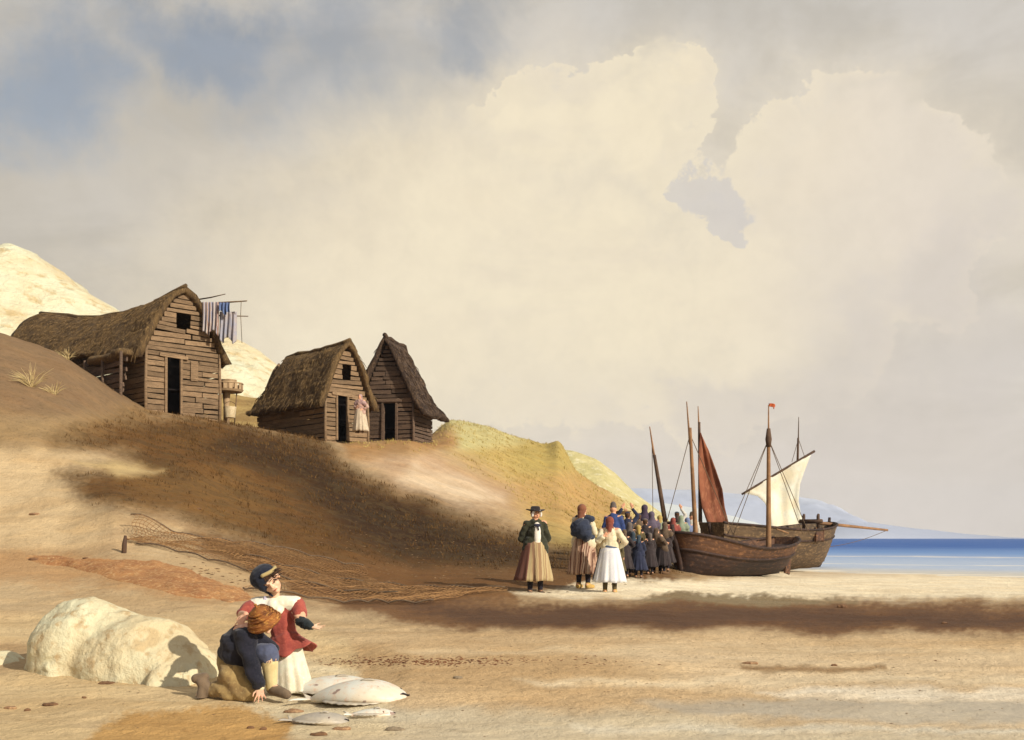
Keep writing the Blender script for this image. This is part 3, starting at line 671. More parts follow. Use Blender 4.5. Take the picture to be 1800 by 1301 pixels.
    for q in range(int(150*ln)):
        j = rnd.randrange(0, 38); i = rnd.randrange(1, N-2); p = Vector(rows[j][i]); p2 = Vector(rows[j][i+(-1 if i < N/2 else 1)]); nr = Vector((p.x, 0, .8)).normalized()
        p = p.lerp(Vector(rows[j+1][i]), rnd.random()); p2 = p+(p2-Vector(rows[j][i]))*rnd.uniform(.7, 1.6)+V(0, rnd.uniform(-.15, .15), 0)
        st.tube([p+nr*.0, p.lerp(p2, .5)+nr*rnd.uniform(.02, .05), p2+nr*rnd.uniform(-.02, .06)], [.012, .016, .006], 4, False)
    st.build('straw_strands', thatch, rf)
    rd = MB(); rd.tube([(rnd.uniform(-.04, .04), y, apex+.20+rise*(y+over)/(ln+over+.25)-sag*math.sin(PI*(y+over)/(ln+over+.25))-hip*max(0, (((y+over)/(ln+over+.25))-.72)/.28)**2+rnd.uniform(-.03, .03)) for y in np.linspace(-over-.05, ln, 14)], [.09+rnd.uniform(-.02, .02) for _ in range(14)], 7)
    rd.build('ridge_roll', thatch, rf, True)
    return h
def axis_rz(p0, p1):                      # turn local +y onto the direction p0 -> p1
    d = p1-p0; return math.atan2(-d.x, d.y)
pA = W(322, 715, 41.0); pB = W(185, 715, 45.6)
H1 = V(pA.x, pA.y, 6.30); rz1 = axis_rz(pA, pB)
make_hut('thatched_hut', 'largest plank hut, its long sagging thatched roof running back into the slope', H1, rz1, 3.0, 13.2, 2.15, 4.35, -.42, .62, 1.85, WOOD, THATCH, round_=.62, base=-.7, sag=.80, over=.22, window=(.42, 1.45, .3, .75), ajar=1.9, side_drop=.3, hip=.3, rise=1.25)
pA = W(609, 765, 46.0); pB = W(480, 765, 50.2)
H2 = V(pA.x, pA.y, 5.78); rz2 = axis_rz(pA, pB)
make_hut('thatched_hut', 'middle plank hut with brown rounded thatch and a person standing at its doorpost', H2, rz2, 2.15, 5.4, 1.5, 3.75, -.25, .55, 1.62, WOOD, THATCH, round_=.5, base=-.5, sag=.12, over=.25, hip=1.3, ajar=2.0)
p3 = W(680, 768, 48.4)
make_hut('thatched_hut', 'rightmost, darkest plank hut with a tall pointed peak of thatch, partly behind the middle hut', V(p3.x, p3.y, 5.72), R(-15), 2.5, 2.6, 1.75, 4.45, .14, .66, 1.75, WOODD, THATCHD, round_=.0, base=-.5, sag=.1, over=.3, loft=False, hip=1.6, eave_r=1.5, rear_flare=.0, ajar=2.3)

# poles and washing by the big hut
def pole(a, b, r, label, group=None):
    m_ = MB(); a = Vector(a); b = Vector(b); mid = a.lerp(b, .5)+V(0, 0, -.02)
    m_.tube([a-a, (mid-a), b-a], [r, r*.85, r*.5], 7); o = m_.build('drying_pole', POLE, None, True); o.location = a
    return tag(o, label, 'pole', group)
Yp = 41.2
pole(W(345, 527, 42.3), W(396, 517, Yp), .03, 'short thin upper pole jutting from the peak of the largest hut', 'drying poles on the largest hut')
pole(W(335, 534, 42.3), W(434, 529, Yp-.2), .045, 'longest stout pole, carrying the striped cloth beside the largest hut', 'drying poles on the largest hut')
pole(W(340, 552, 42.6), W(436, 556, Yp+.5), .035, 'lowest pole, behind the washing of the largest hut', 'drying poles on the largest hut')
def hanging(name, label, px0, px1, pyt, pyb, Y, m, folds=5, seed=0, cat='cloth'):
    rows = []; nc = 34
    for j in range(22):
        t = j/21; r_ = []
        for i in range(nc):
            u = i/(nc-1); px = px0+(px1-px0)*(u+.04*math.sin(seed+t*3)*(t)); drop = pyb-(pyb-pyt)*.18*abs(math.sin(u*PI*1.6+seed))
            py = pyt+(drop-pyt)*t+2*math.sin(u*7+seed)*t
            p = W(px, py, Y); p.y += .09*math.sin(u*PI*folds*2+seed)*(.3+.7*t); r_.append(p)
        rows.append(r_)
    o_ = rows[0][0].copy(); m_ = MB(); m_.grid([[p-o_ for p in r_] for r_ in rows])
    o = m_.build(name, m, None, True, thick=.015); o.location = o_
    return tag(o, label, cat, 'washing on the drying poles')
hanging('hanging_cloth', 'striped white, red and blue cloth hanging from the pole against the largest hut', 355, 384, 531, 592, Yp+.1, stripe_mat('striped_cloth', [(146, 112, 96), (186, 172, 160), (126, 128, 148), (192, 180, 166), (138, 106, 94)], 22), 5, 1)
hanging('hanging_cloth', 'plain grey-blue cloth hanging at the outer end of the drying poles', 386, 416, 548, 604, Yp+.3, mat('blue_grey_cloth', (150, 150, 164), (166, 156, 150), .9, 3, .3), 4, 2)
hanging('hanging_cloth', 'bright blue rag bunched on the pole above the grey-blue cloth', 386, 404, 532, 552, Yp, mat('blue_rag', (96, 112, 150), (78, 94, 130), .9, 4, .3), 3, 4)
m_ = MB(); p = W(424, 530, Yp-.2); m_.tube([(0, 0, 0), (-.02, 0, -.5), (.03, 0, -1.55)], .012, 5); o = m_.build('hanging_line', POLE, None, True); o.location = p; tag(o, 'thin cord dangling from the tip of the longest drying pole', 'cord')

# raised tub stand between the huts
def tub_stand():
    p = at(398, 43.0); p.z = EYE-(735-HOR)*43.0/FPX
    t = thing('tub_stand', 'round railed wooden stand on a post, on the bank right of the largest hut', 'stand', p)
    k = 43/FPX
    pale = mat('bleached_wood', (176, 150, 116), (146, 120, 90), .9, 3, .4)
    m_ = MB(); m_.tube([(0, 0, -.4), (0, 0, .52), (0, 0, 1.05)], [.12, .11, .16], 10); m_.build('post', pale, t, True)
    for a in (-.42, .38):
        m_ = MB(); m_.tube([(a*.7, .15, -.4), (a, .1, 1.0)], .025, 6); m_.build('leg', POLE, t, True)
    m_ = MB(); m_.tube([(0, 0, 1.02), (0, 0, 1.10)], [.60, .66], 24); m_.build('platform', pale, t, False)
    m_ = MB()
    for i in range(18):
        a = 2*PI*i/18; m_.box((.62*math.cos(a), .62*math.sin(a), 1.21), (.13, .03, .22), Euler((0, 0, a+PI/2)), .005)
    m_.build('rail_boards', pale, t)
    m_ = MB(); ring = [(.63*math.cos(a), .63*math.sin(a), 1.34) for a in np.linspace(0, 2*PI, 33)]; m_.tube(ring, .03, 6); m_.build('rim', pale, t, True)
    q = p+V(.08, .05, 1.10)
    b = thing('small_tub', 'small wooden tub sitting on top of the round railed stand', 'tub', q)
    m_ = MB(); m_.grid([[(r*math.cos(a), r*math.sin(a), z) for a in np.linspace(0, 2*PI, 25)[:-1]] for r, z in ((.02, 0), (.26, 0), (.31, .40), (.28, .40), (.24, .05), (.01, .05))], True); m_.build('staves', pale, b)
    m_ = MB(); m_.tube([(.295*math.cos(a), .295*math.sin(a), .28) for a in np.linspace(0, 2*PI, 25)], .014, 5); m_.build('hoop', POLE, b, True)
    q = at(404, 42.4); q.z = p.z-.05
    b = thing('bucket', 'pale bucket standing on the ground under the railed stand', 'bucket', q)
    m_ = MB(); m_.grid([[(r*math.cos(a), r*math.sin(a), z) for a in np.linspace(0, 2*PI, 25)[:-1]] for r, z in ((.02, 0), (.20, 0), (.25, .42), (.23, .42), (.18, .05), (.01, .05))], True); m_.build('pail', mat('whitewashed_pail', (206, 190, 156), (180, 160, 124), .8, 4, .2), b)
    m_ = MB(); m_.tube([(.24*math.cos(a), 0, .42+.2*math.sin(a)) for a in np.linspace(0, PI, 12)], .012, 5); m_.build('handle', POLE, b, True)
tub_stand()
for k, (px, Y, lab) in enumerate([(350, 40.2, 'big hut')]): pass
def rail_bits(px, Y, s, label):
    p = at(px, Y); m_ = MB()
    for i in range(4): m_.beam((-.5*s, 0, .1+.22*i), (.45*s, .1, .12+.22*i+.05), .04, .08, .01)
    for x in (-.45*s, .4*s): m_.beam((x, .02, -.3), (x+.03, .02, 1.0), .07, .07, .01)
    o = m_.build('hurdle', WOOD); o.location = p; tag(o, label, 'hurdle')
# plank lean-to at the left flank of the big hut
def leanto():
    p = V(*W(222, 700, 41.0)); t = thing('lean_to', 'low plank lean-to with a rough straw top against the left flank of the largest hut', 'lean-to', p, rz1)
    rnd = random.Random(5); m_ = MB()
    for i in range(8):
        m_.box((-.75+.02*i, .3+rnd.uniform(-.1, .1), .12+.2*i-.2), (.06, 3.3-rnd.uniform(0, .6), .15), Euler((rnd.uniform(-.05, .05), rnd.uniform(-.15, .15), rnd.uniform(-.03, .03))), .01)
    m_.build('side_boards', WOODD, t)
    for y in (-1.3, .2, 1.7):
        m_ = MB(); m_.tube([(-.85, y, -1.0), (-.82, y, 1.5)], [.07, .055], 7); m_.build('post', WOODD, t, True)
    m_ = MB()
    m_.ell((-.35, .2, 1.42), (.62, 1.75, .20)); m_.ell((-.5, -.8, 1.5), (.4, .6, .2)); m_.ell((-.5, 1.1, 1.46), (.4, .7, .22))
    m_.fuse('top', THATCH, t, .07, 2, lambda c, n: c+n*.05*float(fbm(c.x*4, c.y*4+c.z*3, 3)))
leanto()

# ------------------------------------------------------------------ boats
HULLD = mat('tarred_hull', (58, 42, 36), (40, 30, 28), .75, 2, .35, 30, c3=(84, 60, 46), stretch=(.4, 1, 1))
HULLB = mat('brown_hull', (90, 62, 44), (66, 46, 36), .75, 2, .35, 30, c3=(128, 90, 60), stretch=(.4, 1, 1))
HULLG = mat('weathered_hull', (96, 78, 58), (76, 62, 48), .8, 2, .35, 30, c3=(136, 112, 82), stretch=(.4, 1, 1))
MAST = mat('oiled_mast', (150, 112, 76), (122, 90, 62), .7, 3, .3)
MASTD = mat('dark_mast', (92, 70, 52), (70, 52, 42), .8, 3, .3)
ROPE = mat('hemp_rope', (110, 92, 72), (88, 72, 58), .95, 8, .2)
def hull(t, L, B, D, m_out, m_up, m_in, bluff=.5, sheer=.35, strakes=9, up_from=.55, transom=.0):
    """bow at +x, stern at -x, keel line at z=0; t is the boat's Empty"""
    NX = 40; outer = []; fr = {}
    def sect(u):                        # u 0 stern .. 1 bow
        v = 2*u-1
        e = abs(v)**(3.2 if v > 0 else 2.6 if not transom else 3.4)
        b = B/2*max(1-e, 0)**(bluff if v > 0 else bluff*1.1)
        if transom and v < 0: b = max(b, transom*B/2*abs(v)**2)
        top = D*(.86+sheer*.5*(v*v)*(1.25 if v > 0 else .9)); kz = .32*D*max(abs(v)-.70, 0)**2/.09*.45
        return b, top, kz
    def pt(u, s, side, off=0):          # s 0 keel .. 1 gunwale
        b, top, kz = sect(u); x = (u-.5)*L
        rake = (.16*L*.45*s**1.4 if u > .5 else -.07*L*s)*abs(2*u-1)**6
        fl = (s**.42)*(.92+.08*s)
        k = s*strakes; lap = .018*(1-(k-math.floor(k))) if 0 < s < 1 else 0
        return V(x+rake, side*(b*fl+lap+off*(1 if b > .05 else b/.05)), kz+(top-kz)*s)
    us = [.5-.5*math.cos(PI*i/NX) for i in range(NX+1)]
    def shell(name, s0, s1, m_, thick=.05):
        mb = MB(); nS = max(4, int((s1-s0)*strakes*4)); ss = [s0+(s1-s0)*i/nS for i in range(nS+1)]
        rows = []
        for u in us:
            r = [pt(u, s, 1) for s in ss[::-1]]+[pt(u, s, -1) for s in ss]
            if s0 > 0: pass
            rows.append(r)
        if s0 == 0: mb.grid(rows)
        else:
            for sd in (0, 1): mb.grid([r[:nS+1] if sd == 0 else r[nS+1:] for r in rows])
        inner = []
        for u in us:
            r = [pt(u, s, 1, -thick)+V(0, 0, .02 if s < .1 else 0) for s in ss[::-1]]+[pt(u, s, -1, -thick)+V(0, 0, .02 if s < .1 else 0) for s in ss]
            inner.append(r)
        if s0 == 0: mb.grid([r[::-1] for r in inner])
        else:
            for sd in (0, 1): mb.grid([(r[:nS+1] if sd == 0 else r[nS+1:])[::-1] for r in inner])
        for idx in (0, -1):
            mb.grid([[r[idx] for r in rows], [r[idx] for r in inner]])
        return mb.build(name, m_, t, True)
    shell('hull', 0, up_from, m_out); shell('upper_strakes', up_from-.0001, 1, m_up)
    if transom:
        mb = MB(); r = [pt(0, s, 1) for s in np.linspace(1, 0, 9)]+[pt(0, s, -1) for s in np.linspace(0, 1, 9)]
        r2 = [p+V(.05, 0, 0) for p in r]; n = len(r); mb.add(r+r2, [tuple(range(n)), tuple(range(n, 2*n))[::-1]]+[(i, (i+1) % n, n+(i+1) % n, n+i) for i in range(n)]); mb.build('transom', m_up, t)
    for s_, nm, rr in ((1, 'gunwale', .045), (up_from, 'rubbing_strake', .04)):
        for sd in (1, -1):
            mb = MB(); mb.tube([pt(u, s_, sd, .01) for u in us], rr, 6); mb.build(nm, m_in if s_ == 1 else HULLD, t, True)
    mb = MB(); mb.tube([pt(1, s, 1)+V(.03, 0, 0) for s in np.linspace(0, 1, 9)]+[pt(1, 1, 1)+V(.06, 0, .22)], [.07]*9+[.06], 8); mb.build('stem_post', m_in, t, True)
    mb = MB(); mb.tube([pt(0, s, 0)*1.0+V(-.04, 0, 0) for s in np.linspace(0, 1, 7)], .065, 8); mb.build('stern_post', m_in, t, True)
    mb = MB(); mb.tube([pt(0.02, 0, 0)+V(0, 0, -.05), V(0, 0, -.06), pt(.98, 0, 0)+V(0, 0, -.05)], .05, 6); mb.build('keel', HULLD, t, True)
    # deck inside, a little under the gunwale
    mb = MB(); rows = []
    for u in us[1:-1]:
        a = pt(u, .78, 1, -.06); b = pt(u, .78, -1, -.06); rows.append([a.lerp(b, k/6) for k in range(7)])
    mb.grid(rows); mb.build('deck', m_in, t, False, .03)
    return pt
def spar(t, name, a, b, r0, r1, m, n=8, bend=0):
    a = Vector(a); b = Vector(b); pts = [a.lerp(b, k/8)+V(bend*math.sin(PI*k/8), 0, 0) for k in range(9)]
    mb = MB(); mb.tube(pts, [r0+(r1-r0)*(k/8) for k in range(9)], n); return mb.build(name, m, t, True)
def line(t, a, b, r=.012, name='rope', sagz=.0):
    a = Vector(a); b = Vector(b); mb = MB(); mb.tube([a.lerp(b, k/8)-V(0, 0, sagz*math.sin(PI*k/8)) for k in range(9)], r, 5); return mb.build(name, ROPE, t, True)
def boat_frame(bow, stern):                # world ground points of the two ends -> Empty location and turn
    c = (bow+stern)/2; d = bow-stern; return c, math.atan2(d.y, d.x), math.hypot(d.x, d.y)
def world_to(t, p):                        # photo point to the boat's own frame
    M = Matrix.Translation(t.location) @ Euler(t.rotation_euler).to_matrix().to_4x4(); return M.inverted() @ Vector(p)
# front boat, stem towards us on the left
bw = W(1197, 1012, 31.6); sn = W(1372, 1010, 36.6)
bw.z = sn.z = .26; c, rz, L = boat_frame(bw, sn)
A = thing('fishing_boat', 'nearest dark fishing boat on the sand, its stem towards us beside the crowd', 'boat', (c.x, c.y, .30), rz, 'fishing boats drawn up on the sand')
ptA = hull(A, L*.99, 2.5, 1.02, HULLD, HULLB, HULLD, bluff=.42, sheer=.74, up_from=.60, transom=.35)
def mast_at(boat, pxb, pyb, pxt, pyt, Y, r0, m, Yt=None, r1=None, name='mast'):
    a = world_to(boat, W(pxb, pyb, Y)); a.z = .25 if name == 'mast' else a.z; b = world_to(boat, W(pxt, pyt, Yt or Y))
    return spar(boat, name, a, b, r0, r1 or r0*.55, m), a, b
for s_ in (1, -1):
    q = ptA(.9, .8, s_, .02)
m1, a1, b1 = mast_at(A, 1226, 930, 1213, 752, 33.2, .085, MAST)
spar(A, 'topmast', b1-V(0, 0, .5), world_to(A, W(1207, 706, 33.2)), .04, .015, MAST)
m2, a2, b2 = mast_at(A, 1351, 965, 1351, 756, 35.6, .10, MAST)
tm = spar(A, 'topmast', b2-V(0, 0, .9), world_to(A, W(1351, 712, 35.6)), .045, .018, MAST)
mb = MB(); mb.tube([b2-V(0, 0, .55), b2-V(0, 0, .3), b2+V(0, 0, .05)], [.075, .11, .06], 8); mb.build('masthead', MASTD, A, True)
fl = MB(); o0 = world_to(A, W(1351, 709, 35.6)); rows = []
for j in range(7):
    rows.append([world_to(A, W(1351+13*i/9*(1-.1*j/6)+(.6*math.sin(j)), 709+5.5*j/6+(i/9)**2*(5 if i > 3 else 1)*(.5+.5*j/6)+math.sin(i*1.1)*.7, 35.6))+V(0, .04*math.sin(i*1.3), 0) for i in range(10)])
fl.grid(rows); fl.build('flag', mat('orange_bunting', (186, 92, 48), (160, 74, 38), .8, 4, .2), A, True, .01)
for dx, dy in ((-.9, 1), (.9, -1), (-.3, 1.05), (.4, -1.05)): line(A, b2-V(0, 0, .3), a2+V(dx, dy, 1.05))
for dx, dy in ((-.6, .9), (.5, -.9)): line(A, b1-V(0, 0, .2), a1+V(dx, dy, 1.0))
q = ptA(0, 1, 0); rd = MB(); rd.box((q.x-.18, 0, .55), (.36, .05, 1.15), Euler((0, R(-12), 0)), .01); rd.build('rudder', HULLB, A)
mb = MB(); mb.tube([(q.x-.15, 0, 1.35), (q.x+.7, 0, 1.48)], [.035, .025], 7); mb.build('tiller', MAST, A, True)
for u in (.28, .72):
    mb = MB(); e = ptA(u, .86, 1, -.05); f = ptA(u, .86, -1, -.05); mb.beam(e, f, .22, .04); mb.build('thwart', HULLB, A)
# brown net or cloth hung over the near bow quarter
nm = MB(); rows = []
for i in range(14):
    u = .82-.10*i/13; r_ = []
    for j in range(10):
        s_ = 1.02-.62*j/9; p = ptA(u+.012*math.sin(i*1.7)*j/9, max(s_, .1), -1, .035+.02*math.sin(i*1.9)); r_.append(p)
    rows.append(r_)
nm.grid(rows); o = nm.build('hanging_cloth', mat('rust_canvas', (140, 82, 52), (114, 64, 42), .9, 4, .3), None, True, .02)
o.matrix_world = Matrix.Translation(A.location) @ Euler(A.rotation_euler).to_matrix().to_4x4(); tag(o, 'rust-brown cloth draped over the bow of the nearest boat', 'cloth')
# second boat behind, bow to the right with a bowsprit
bw = W(1446, 985, 47.0); sn = W(1262, 985, 40.0); bw.z = sn.z = .1
c, rz, L = boat_frame(bw, sn)
B_ = thing('fishing_boat', 'longer brown fishing boat behind the nearest one, bowsprit pointing out to sea', 'boat', (c.x, c.y, .22), rz, 'fishing boats drawn up on the sand')
ptB = hull(B_, L*1.0, 2.9, 1.84, HULLG, HULLG, HULLD, bluff=.6, sheer=.30, up_from=.72, transom=.4)
q = ptB(1, 1, 0); tip = world_to(B_, W(1560, 932, 49.5)); spar(B_, 'bowsprit', V(q.x-1.2, 0, q.z-.02), tip, .075, .05, MAST)
line(B_, tip, ptB(1, .35, 0), .012, 'bobstay', .12)
m3, a3, b3 = mast_at(B_, 1232, 905, 1229, 742, 41.2, .09, MASTD)
spar(B_, 'topmast', b3-V(0, 0, .4), world_to(B_, W(1227, 714, 41.2)), .04, .015, MAST)
wd = MB(); k = ptB(.86, 1, 0)
for y in (-.32, .32): wd.tube([(k.x, y, k.z-.2), (k.x, y, k.z+.42), (k.x+.04, y, k.z+.5)], [.07, .07, .05], 7)
wd.tube([(k.x, -.5, k.z+.2), (k.x, .5, k.z+.2)], [.09, .09], 8); wd.build('windlass', MASTD, B_, True)
hb = MB(); k = ptB(.62, .84, -1, .05)
hb.box(k, (.62, .07, .36), None, .01); hb.box(k+V(-.34, 0, .05), (.07, .1, .55)); hb.box(k+V(.34, 0, .05), (.07, .1, .55)); hb.build('chain_plate_board', HULLB, B_)
# brailed rust lugsail
def sail(t, name, left, right, Y, m, belly=.25, thick=.012, n=26, mm=14, dirv=1):
    L_ = np.array(left, float); R_ = np.array(right, float); rows = []
    for j in range(n):
        f = j/(n-1); lx = np.interp(f, np.linspace(0, 1, len(L_)), L_[:, 0]); ly = np.interp(f, np.linspace(0, 1, len(L_)), L_[:, 1])
        rx = np.interp(f, np.linspace(0, 1, len(R_)), R_[:, 0]); ry = np.interp(f, np.linspace(0, 1, len(R_)), R_[:, 1]); r_ = []
        for i in range(mm):
            u = i/(mm-1); p = W(lx+(rx-lx)*u, ly+(ry-ly)*u, Y); p.y += belly*math.sin(PI*u)*math.sin(PI*min(f*1.1, 1))*dirv+.05*math.sin(u*14+f*3)+.35*u*dirv; r_.append(world_to(t, p))
        rows.append(r_)
    mb = MB(); mb.grid(rows); return mb.build(name, m, t, True, thick)
RUST = mat('rust_sailcloth', (132, 82, 60), (106, 64, 48), .95, 1.4, .4, 14, c3=(150, 102, 76), stretch=(1, 1, .4), spec=.1)
WHITE = mat('old_white_sailcloth', (232, 222, 198), (214, 204, 178), .95, 1.2, .25, 12, spec=.1)
sail(B_, 'sail', [(1231, 760), (1229, 793), (1228, 826), (1230, 860), (1234, 892), (1246, 928)], [(1235, 760), (1249, 790), (1262, 826), (1273, 860), (1277, 892), (1286, 928)], 40.9, RUST, .35)
# third boat with the white lugsail, hull mostly hidden
bw = at(1440, 56.0); sn = W(1330, 950, 52.0); bw.z = sn.z = -.1; c, rz, L = boat_frame(bw, sn)
C_ = thing('fishing_boat', 'boat under a big white sail, its hull hidden behind the bowsprit boat', 'boat', (c.x, c.y, -.15), rz, 'fishing boats drawn up on the sand')
hull(C_, max(L, 5), 2.2, 1.2, HULLD, HULLB, HULLD, up_from=.7, transom=.4)
m4, a4, b4 = mast_at(C_, 1398, 930, 1403, 770, 53, .09, MASTD)
spar(C_, 'topmast', b4-V(0, 0, .5), world_to(C_, W(1404, 733, 53)), .04, .015, MASTD)
spar(C_, 'yard', world_to(C_, W(1304, 869, 52.2)), world_to(C_, W(1432, 793, 52.6)), .05, .06, MASTD)
sail(C_, 'sail', [(1308, 866), (1332, 872), (1345, 884), (1352, 900), (1354, 918), (1352, 936)], [(1430, 797), (1420, 822), (1410, 850), (1407, 880), (1411, 905), (1418, 934)], 52.2, WHITE, .25, dirv=1)
line(C_, b4-V(0, 0, .1), world_to(C_, W(1392, 812, 53)), .014); line(C_, b4, world_to(C_, W(1414, 802, 53.1)), .014)
# fourth boat hidden by the crowd, leaning mast
bw = at(1176, 37.5); sn = at(1100, 41.0); c, rz, L = boat_frame(bw, sn)
D_ = thing('fishing_boat', 'boat hidden behind the crowd, only its bare leaning mast standing clear', 'boat', (c.x, c.y, gz(c.x, c.y)), rz, 'fishing boats drawn up on the sand')
hull(D_, 4.2, 1.7, .95, HULLD, HULLB, HULLD, up_from=.7)
m5, a5, b5 = mast_at(D_, 1176, 925, 1150, 800, 38.2, .10, MASTD, r1=.06)
spar(D_, 'topmast', b5-V(0, 0, .4)+V(0, 0, .35), world_to(D_, W(1142, 750, 38.2)), .045, .018, MAST)
line(D_, world_to(D_, W(1146, 775, 38.2)), world_to(D_, W(1148, 925, 38.2)), .012)

# ------------------------------------------------------------------ people
SKIN = mat('skin', (214, 160, 126), (200, 142, 108), .6, 3, .05, c3=(220, 172, 140), bdist=.003)
SKINC = mat('child_skin', (228, 182, 150), (218, 160, 130), .6, 3, .05, c3=(232, 192, 164), bdist=.003)
def cloth(name, c1, c2=None, c3=None, sc=6):
    mixc = lambda c, k: tuple(a*(1-k)+b*k for a, b in zip(c1, c))
    return mat(name, c1, mixc(c2 or tuple(v*.75 for v in c1), .7), .95, sc*1.3, .45, 90, c3=mixc(c3 or tuple(v*.85 for v in c1), .3), bdist=.006, spec=.08, sheen=.15)
def basis(fwd, up):
    F = Vector(fwd).normalized(); U = Vector(up); U = (U-F*U.dot(F)).normalized(); Rt = F.cross(U); return Rt, F, U
def head_parts(mb, c, hh, Rt, F, U, neck):
    c = Vector(c); P_ = lambda a, b, d: c+(Rt*a+F*b+U*d)*hh; M = Matrix((Rt, F, U)).transposed()
    mb.ell(P_(0, -.06, .12), (.34*hh, .41*hh, .37*hh), M)
    mb.ell(P_(0, .08, -.14), (.27*hh, .29*hh, .33*hh), M)
    mb.ell(P_(0, .24, -.37), (.12*hh, .12*hh, .10*hh), M)
    mb.cap(P_(0, .35, .04), .035*hh, P_(0, .45, -.10), .058*hh)
    for s in (-1, 1):
        mb.ell(P_(s*.15, .22, -.13), (.13*hh, .13*hh, .13*hh), M); mb.ell(P_(s*.345, -.03, -.04), (.045*hh, .09*hh, .12*hh), M)
        mb.cap(P_(s*.06, .36, .09), .03*hh, P_(s*.20, .30, .09), .03*hh)
    mb.cap(P_(-.08, .36, -.24), .035*hh, P_(.08, .36, -.24), .035*hh)
    mb.cap(P_(0, -.08, -.25), .20*hh, neck, .19*hh)
def face_children(root, c, hh, Rt, F, U, closed=False, brow=True):
    c = Vector(c); P_ = lambda a, b, d: c+(Rt*a+F*b+U*d)*hh; M = Matrix((Rt, F, U)).transposed()
    lid = mat('dark_lashes', (60, 42, 36), (50, 36, 32), .8, 3, 0); lip = mat('lips', (176, 92, 78), (160, 80, 70), .5, 3, 0); wh = mat('eye_white', (232, 224, 212), (220, 212, 200), .3, 3, 0)
    for s in (-1, 1):
        mb = MB()
        if closed: mb.tube([P_(s*.09, .372, .005), P_(s*.15, .375, -.02), P_(s*.21, .315, .01)], [.012*hh, .016*hh, .01*hh], 6); mb.build('eye', lid, root, True)
        else:
            mb.ell(P_(s*.15, .315, .01), (.055*hh, .04*hh, .035*hh), M, 10, 6); e = mb.build('eye', wh, root, True)
            mb = MB(); mb.ell(P_(s*.15, .352, .008), (.024*hh, .014*hh, .028*hh), M, 8, 6); mb.build('iris', lid, e, True)
        if brow:
            mb = MB(); mb.tube([P_(s*.07, .395, .12), P_(s*.15, .39, .145), P_(s*.23, .32, .12)], [.012*hh, .016*hh, .008*hh], 6); mb.build('eyebrow', mat('brown_brow', (96, 66, 44), None, .9, 3, 0), root, True)
    mb = MB(); mb.tube([P_(-.09, .395, -.245), P_(0, .42, -.245), P_(.09, .395, -.245)], [.012*hh, .024*hh, .012*hh], 6); mb.build('mouth', lip, root, True)
def hand_parts(mb, w, D, N, side, L, curl=.35, spread=.12, fat=1.):
    """w wrist, D pointing along the hand, N out of its back, side +1/-1 picks the thumb side"""
    w = Vector(w); D = Vector(D).normalized(); N = Vector(N); N = (N-D*N.dot(D)).normalized(); S = D.cross(N)*side
    rf = .050*L*fat
    kn = []
    for i, k in enumerate((-1.5, -.5, .5, 1.5)):
        q = w+D*(.50-.02*abs(k-.5))*L+S*k*.115*L+N*.01*L; kn.append(q); mb.cap(w+S*k*.06*L+D*.05*L, .085*L, q, .062*L*fat, 10)
    for i, (q, k, l) in enumerate(zip(kn, (-1.5, -.5, .5, 1.5), (.36, .45, .49, .44))):
        d = (D+S*spread*k).normalized(); p = q; a = curl*(.35+.08*i)
        for sgm, fr in enumerate((.45, .32, .25)):
            ang = a*(sgm+1)*.8; dd = (d*math.cos(ang)-N*math.sin(ang)).normalized(); p2 = p+dd*l*fr*L
            mb.cap(p, rf*(1-.08*sgm), p2, rf*(.92-.10*sgm), 8); p = p2
    b = w+D*.14*L+S*.16*L; t1 = b+(S*.75+D*.65-N*.15).normalized()*.24*L; t2 = t1+(S*.35+D*.9-N*.35).normalized()*.20*L
    mb.cap(w+D*.1*L+S*.04*L, .075*L, b, .068*L, 8); mb.cap(b, .066*L*fat, t1, .056*L*fat, 8); mb.cap(t1, .056*L*fat, t2, .046*L*fat, 8)
def skirt_mb(rings, folds=11, amp=.1, seed=0., n=72):
    """rings: (centre, rx, ry); folds deepen towards the hem"""
    rows = []
    for j, (c, rx, ry) in enumerate(rings):
        t = j/(len(rings)-1); r_ = []
        for i in range(n):
            a = 2*PI*i/n; f = 1+amp*t**1.2*(math.sin(folds*a+seed+1.2*math.sin(2*a+seed))*.6+.4*math.sin(folds*1.7*a+seed*2))
            r_.append(Vector(c)+V(rx*f*math.cos(a), ry*f*math.sin(a), amp*.06*t*math.sin(5*a+seed)))
        rows.append(r_)
    mb = MB(); mb.grid(rows, True); return mb
def interp_rings(keys, n=14):
    out = []; ts = [k[0] for k in keys]
    for j in range(n):
        t = j/(n-1); row = [np.interp(t, ts, [k[q] for k in keys]) for q in range(1, 6)]; out.append((V(*row[:3]), row[3], row[4]))
    return out
ARM = dict(behind=((.26, .08, 1.06), (.07, .17, .93), (-.9, .0, -.25), (0, 1, 0)), hip=((.33, .05, 1.10), (.19, -.07, .98), (-.6, -.5, -.3), (.5, -.6, 0)),
           down=((.22, .02, 1.08), (.23, -.05, .84), (0, -.1, -1), (1, 0, 0)), raised=((.30, -.05, 1.52), (.14, -.06, 1.74), (-.3, 0, 1), (0, -1, 0)),
           front=((.23, -.03, 1.08), (.07, -.22, 1.06), (-.8, -.5, .2), (0, -1, .2)), point=((.30, -.14, 1.22), (.44, -.30, 1.26), (.6, -.7, .1), (0, 0, 1)), back=((.24, .12, 1.12), (.12, .19, 1.22), (-.6, 0, .6), (0, 1, 0)))
